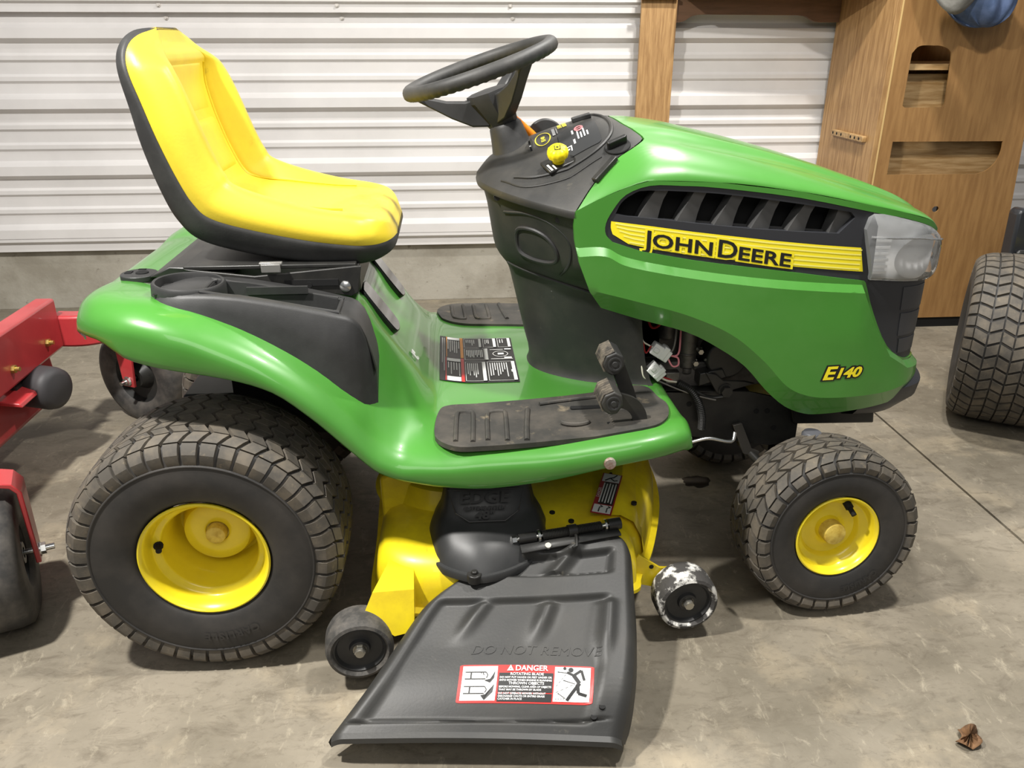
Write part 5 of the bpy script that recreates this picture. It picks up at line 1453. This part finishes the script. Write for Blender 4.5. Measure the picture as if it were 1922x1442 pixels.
# ------------------------------------------------------------------ dark mower at the right edge
DM = thing('dark_mower', 'dark mower with chunky turf tyre cut off by the right edge', 'lawn mower')
t = make_tyre('rear_tyre', .265, .150, .12, 44, .42, 7, DM, lug=.62, th=.008, slit=.14, duty=.84)
t.location = (2.225, .52, .2645); t.rotation_euler = (0, 0, math.radians(58))
b = B(); b.lathe([(.121, -.12), (.11, -.11), (.09, -.06), (.02, -.05), (0, -.05)], n=40); b.build('rim', BLACKM, t, smooth=40)
b = B(); b.prism([(2.475, .40), (2.47, .572), (2.485, .585), (3.1, .49), (3.1, .30), (2.60, .30)], .96, 1.02, 'y'); FB = b.build('fender', mat('dark_grey_body', '#2a2c30', .35, coat=.3), DM, bevel=.02)
b = B(); b.box((2.60, .956, .50), (.16, .02, .07)); b.box((2.60, .952, .43), (.22, .02, .02)); b.build('fender_louver', BLACKM, FB, bevel=.01)
b = B(); b.prism([(2.47, .06), (2.47, .36), (2.50, .39), (3.1, .38), (3.1, .06)], .90, 1.02, 'y'); b.build('chassis', BLACKM, DM, bevel=.02)
b = B(); b.cyl((2.52, .78, .33), (2.60, .78, .56), .011, n=16); b.build('chrome_strut', STEEL, DM)
b = B(); b.cyl((2.57, .80, .33), (2.62, .80, .48), .008, n=12); b.build('chrome_strut', STEEL, DM)
b = B(); rows = []
for i in range(12):
    f = i/11
    rows.append([(2.475 + .12*f, .865 + .035*math.sin(math.pi*f)*math.cos(a) - .0, .425 + .030*(math.sin(math.pi*min(1, .15+f*.85)))*math.sin(a) + .02*f) for a in np.linspace(0, 2*math.pi, 20, endpoint=False)])
b.grid(rows, closev=True); sp = b.build('sponge', mat('yellow_sponge', '#d9d040', .9, col2='#b9ae2c', nscale=60, bump=.8, bscale=120, bdist=.006), None, smooth=60)
tag(sp, 'yellow sponge lying on the dark mower behind the chunky tyre', 'sponge')

# ------------------------------------------------------------------ small litter on the floor
b = B()
P = catm([(-.020, -.004), (-.008, -.016), (.010, -.014), (.026, -.010), (.022, .004), (.008, .016), (-.006, .012), (-.016, .020), (-.024, .008)], 4, True)
b.grid([[(p[0]*k, p[1]*k, .0015 + .010*(1-k)*math.sin(3*i) + .006*k*abs(math.sin(i*.35))) for i, p in enumerate(P)] for k in (1.0, .66, .33, .02)], closev=True)
lf = b.build('dry_leaf', mat('brown_leaf', '#7a5a3c', .8, col2='#5d432c', nscale=40), None, solid=.0006)
lf.location = (1.354, -.75, 0); lf.scale = (1.15, 1.15, 1.6); lf.rotation_euler = (0, 0, 1.1); tag(lf, 'small curled brown leaf on the concrete in the lower right corner', 'leaf')

rs = random.Random(11)
b = B()
ring_ = [(1 + .35*rs.random())*1.0 for _ in range(22)]
P = [np.array((.034*ring_[i]*math.cos(2*math.pi*i/22), .026*ring_[i]*math.sin(2*math.pi*i/22))) for i in range(22)]
P = catm(P, 3, True); b.ngon([(p[0], p[1], .0008) for p in P]); b.grid([[(p[0], p[1], .0008) for p in P + P[:1]], [(p[0]*1.02, p[1]*1.02, .0) for p in P + P[:1]]])
st = b.build('oil_stain', mat('oil_film', '#2b2620', .35, col2='#3a332a', nscale=30), None); st.location = (1.135, .175, 0)
tag(st, 'small dark oil spot on the concrete behind the front wheel of the green mower', 'stain')
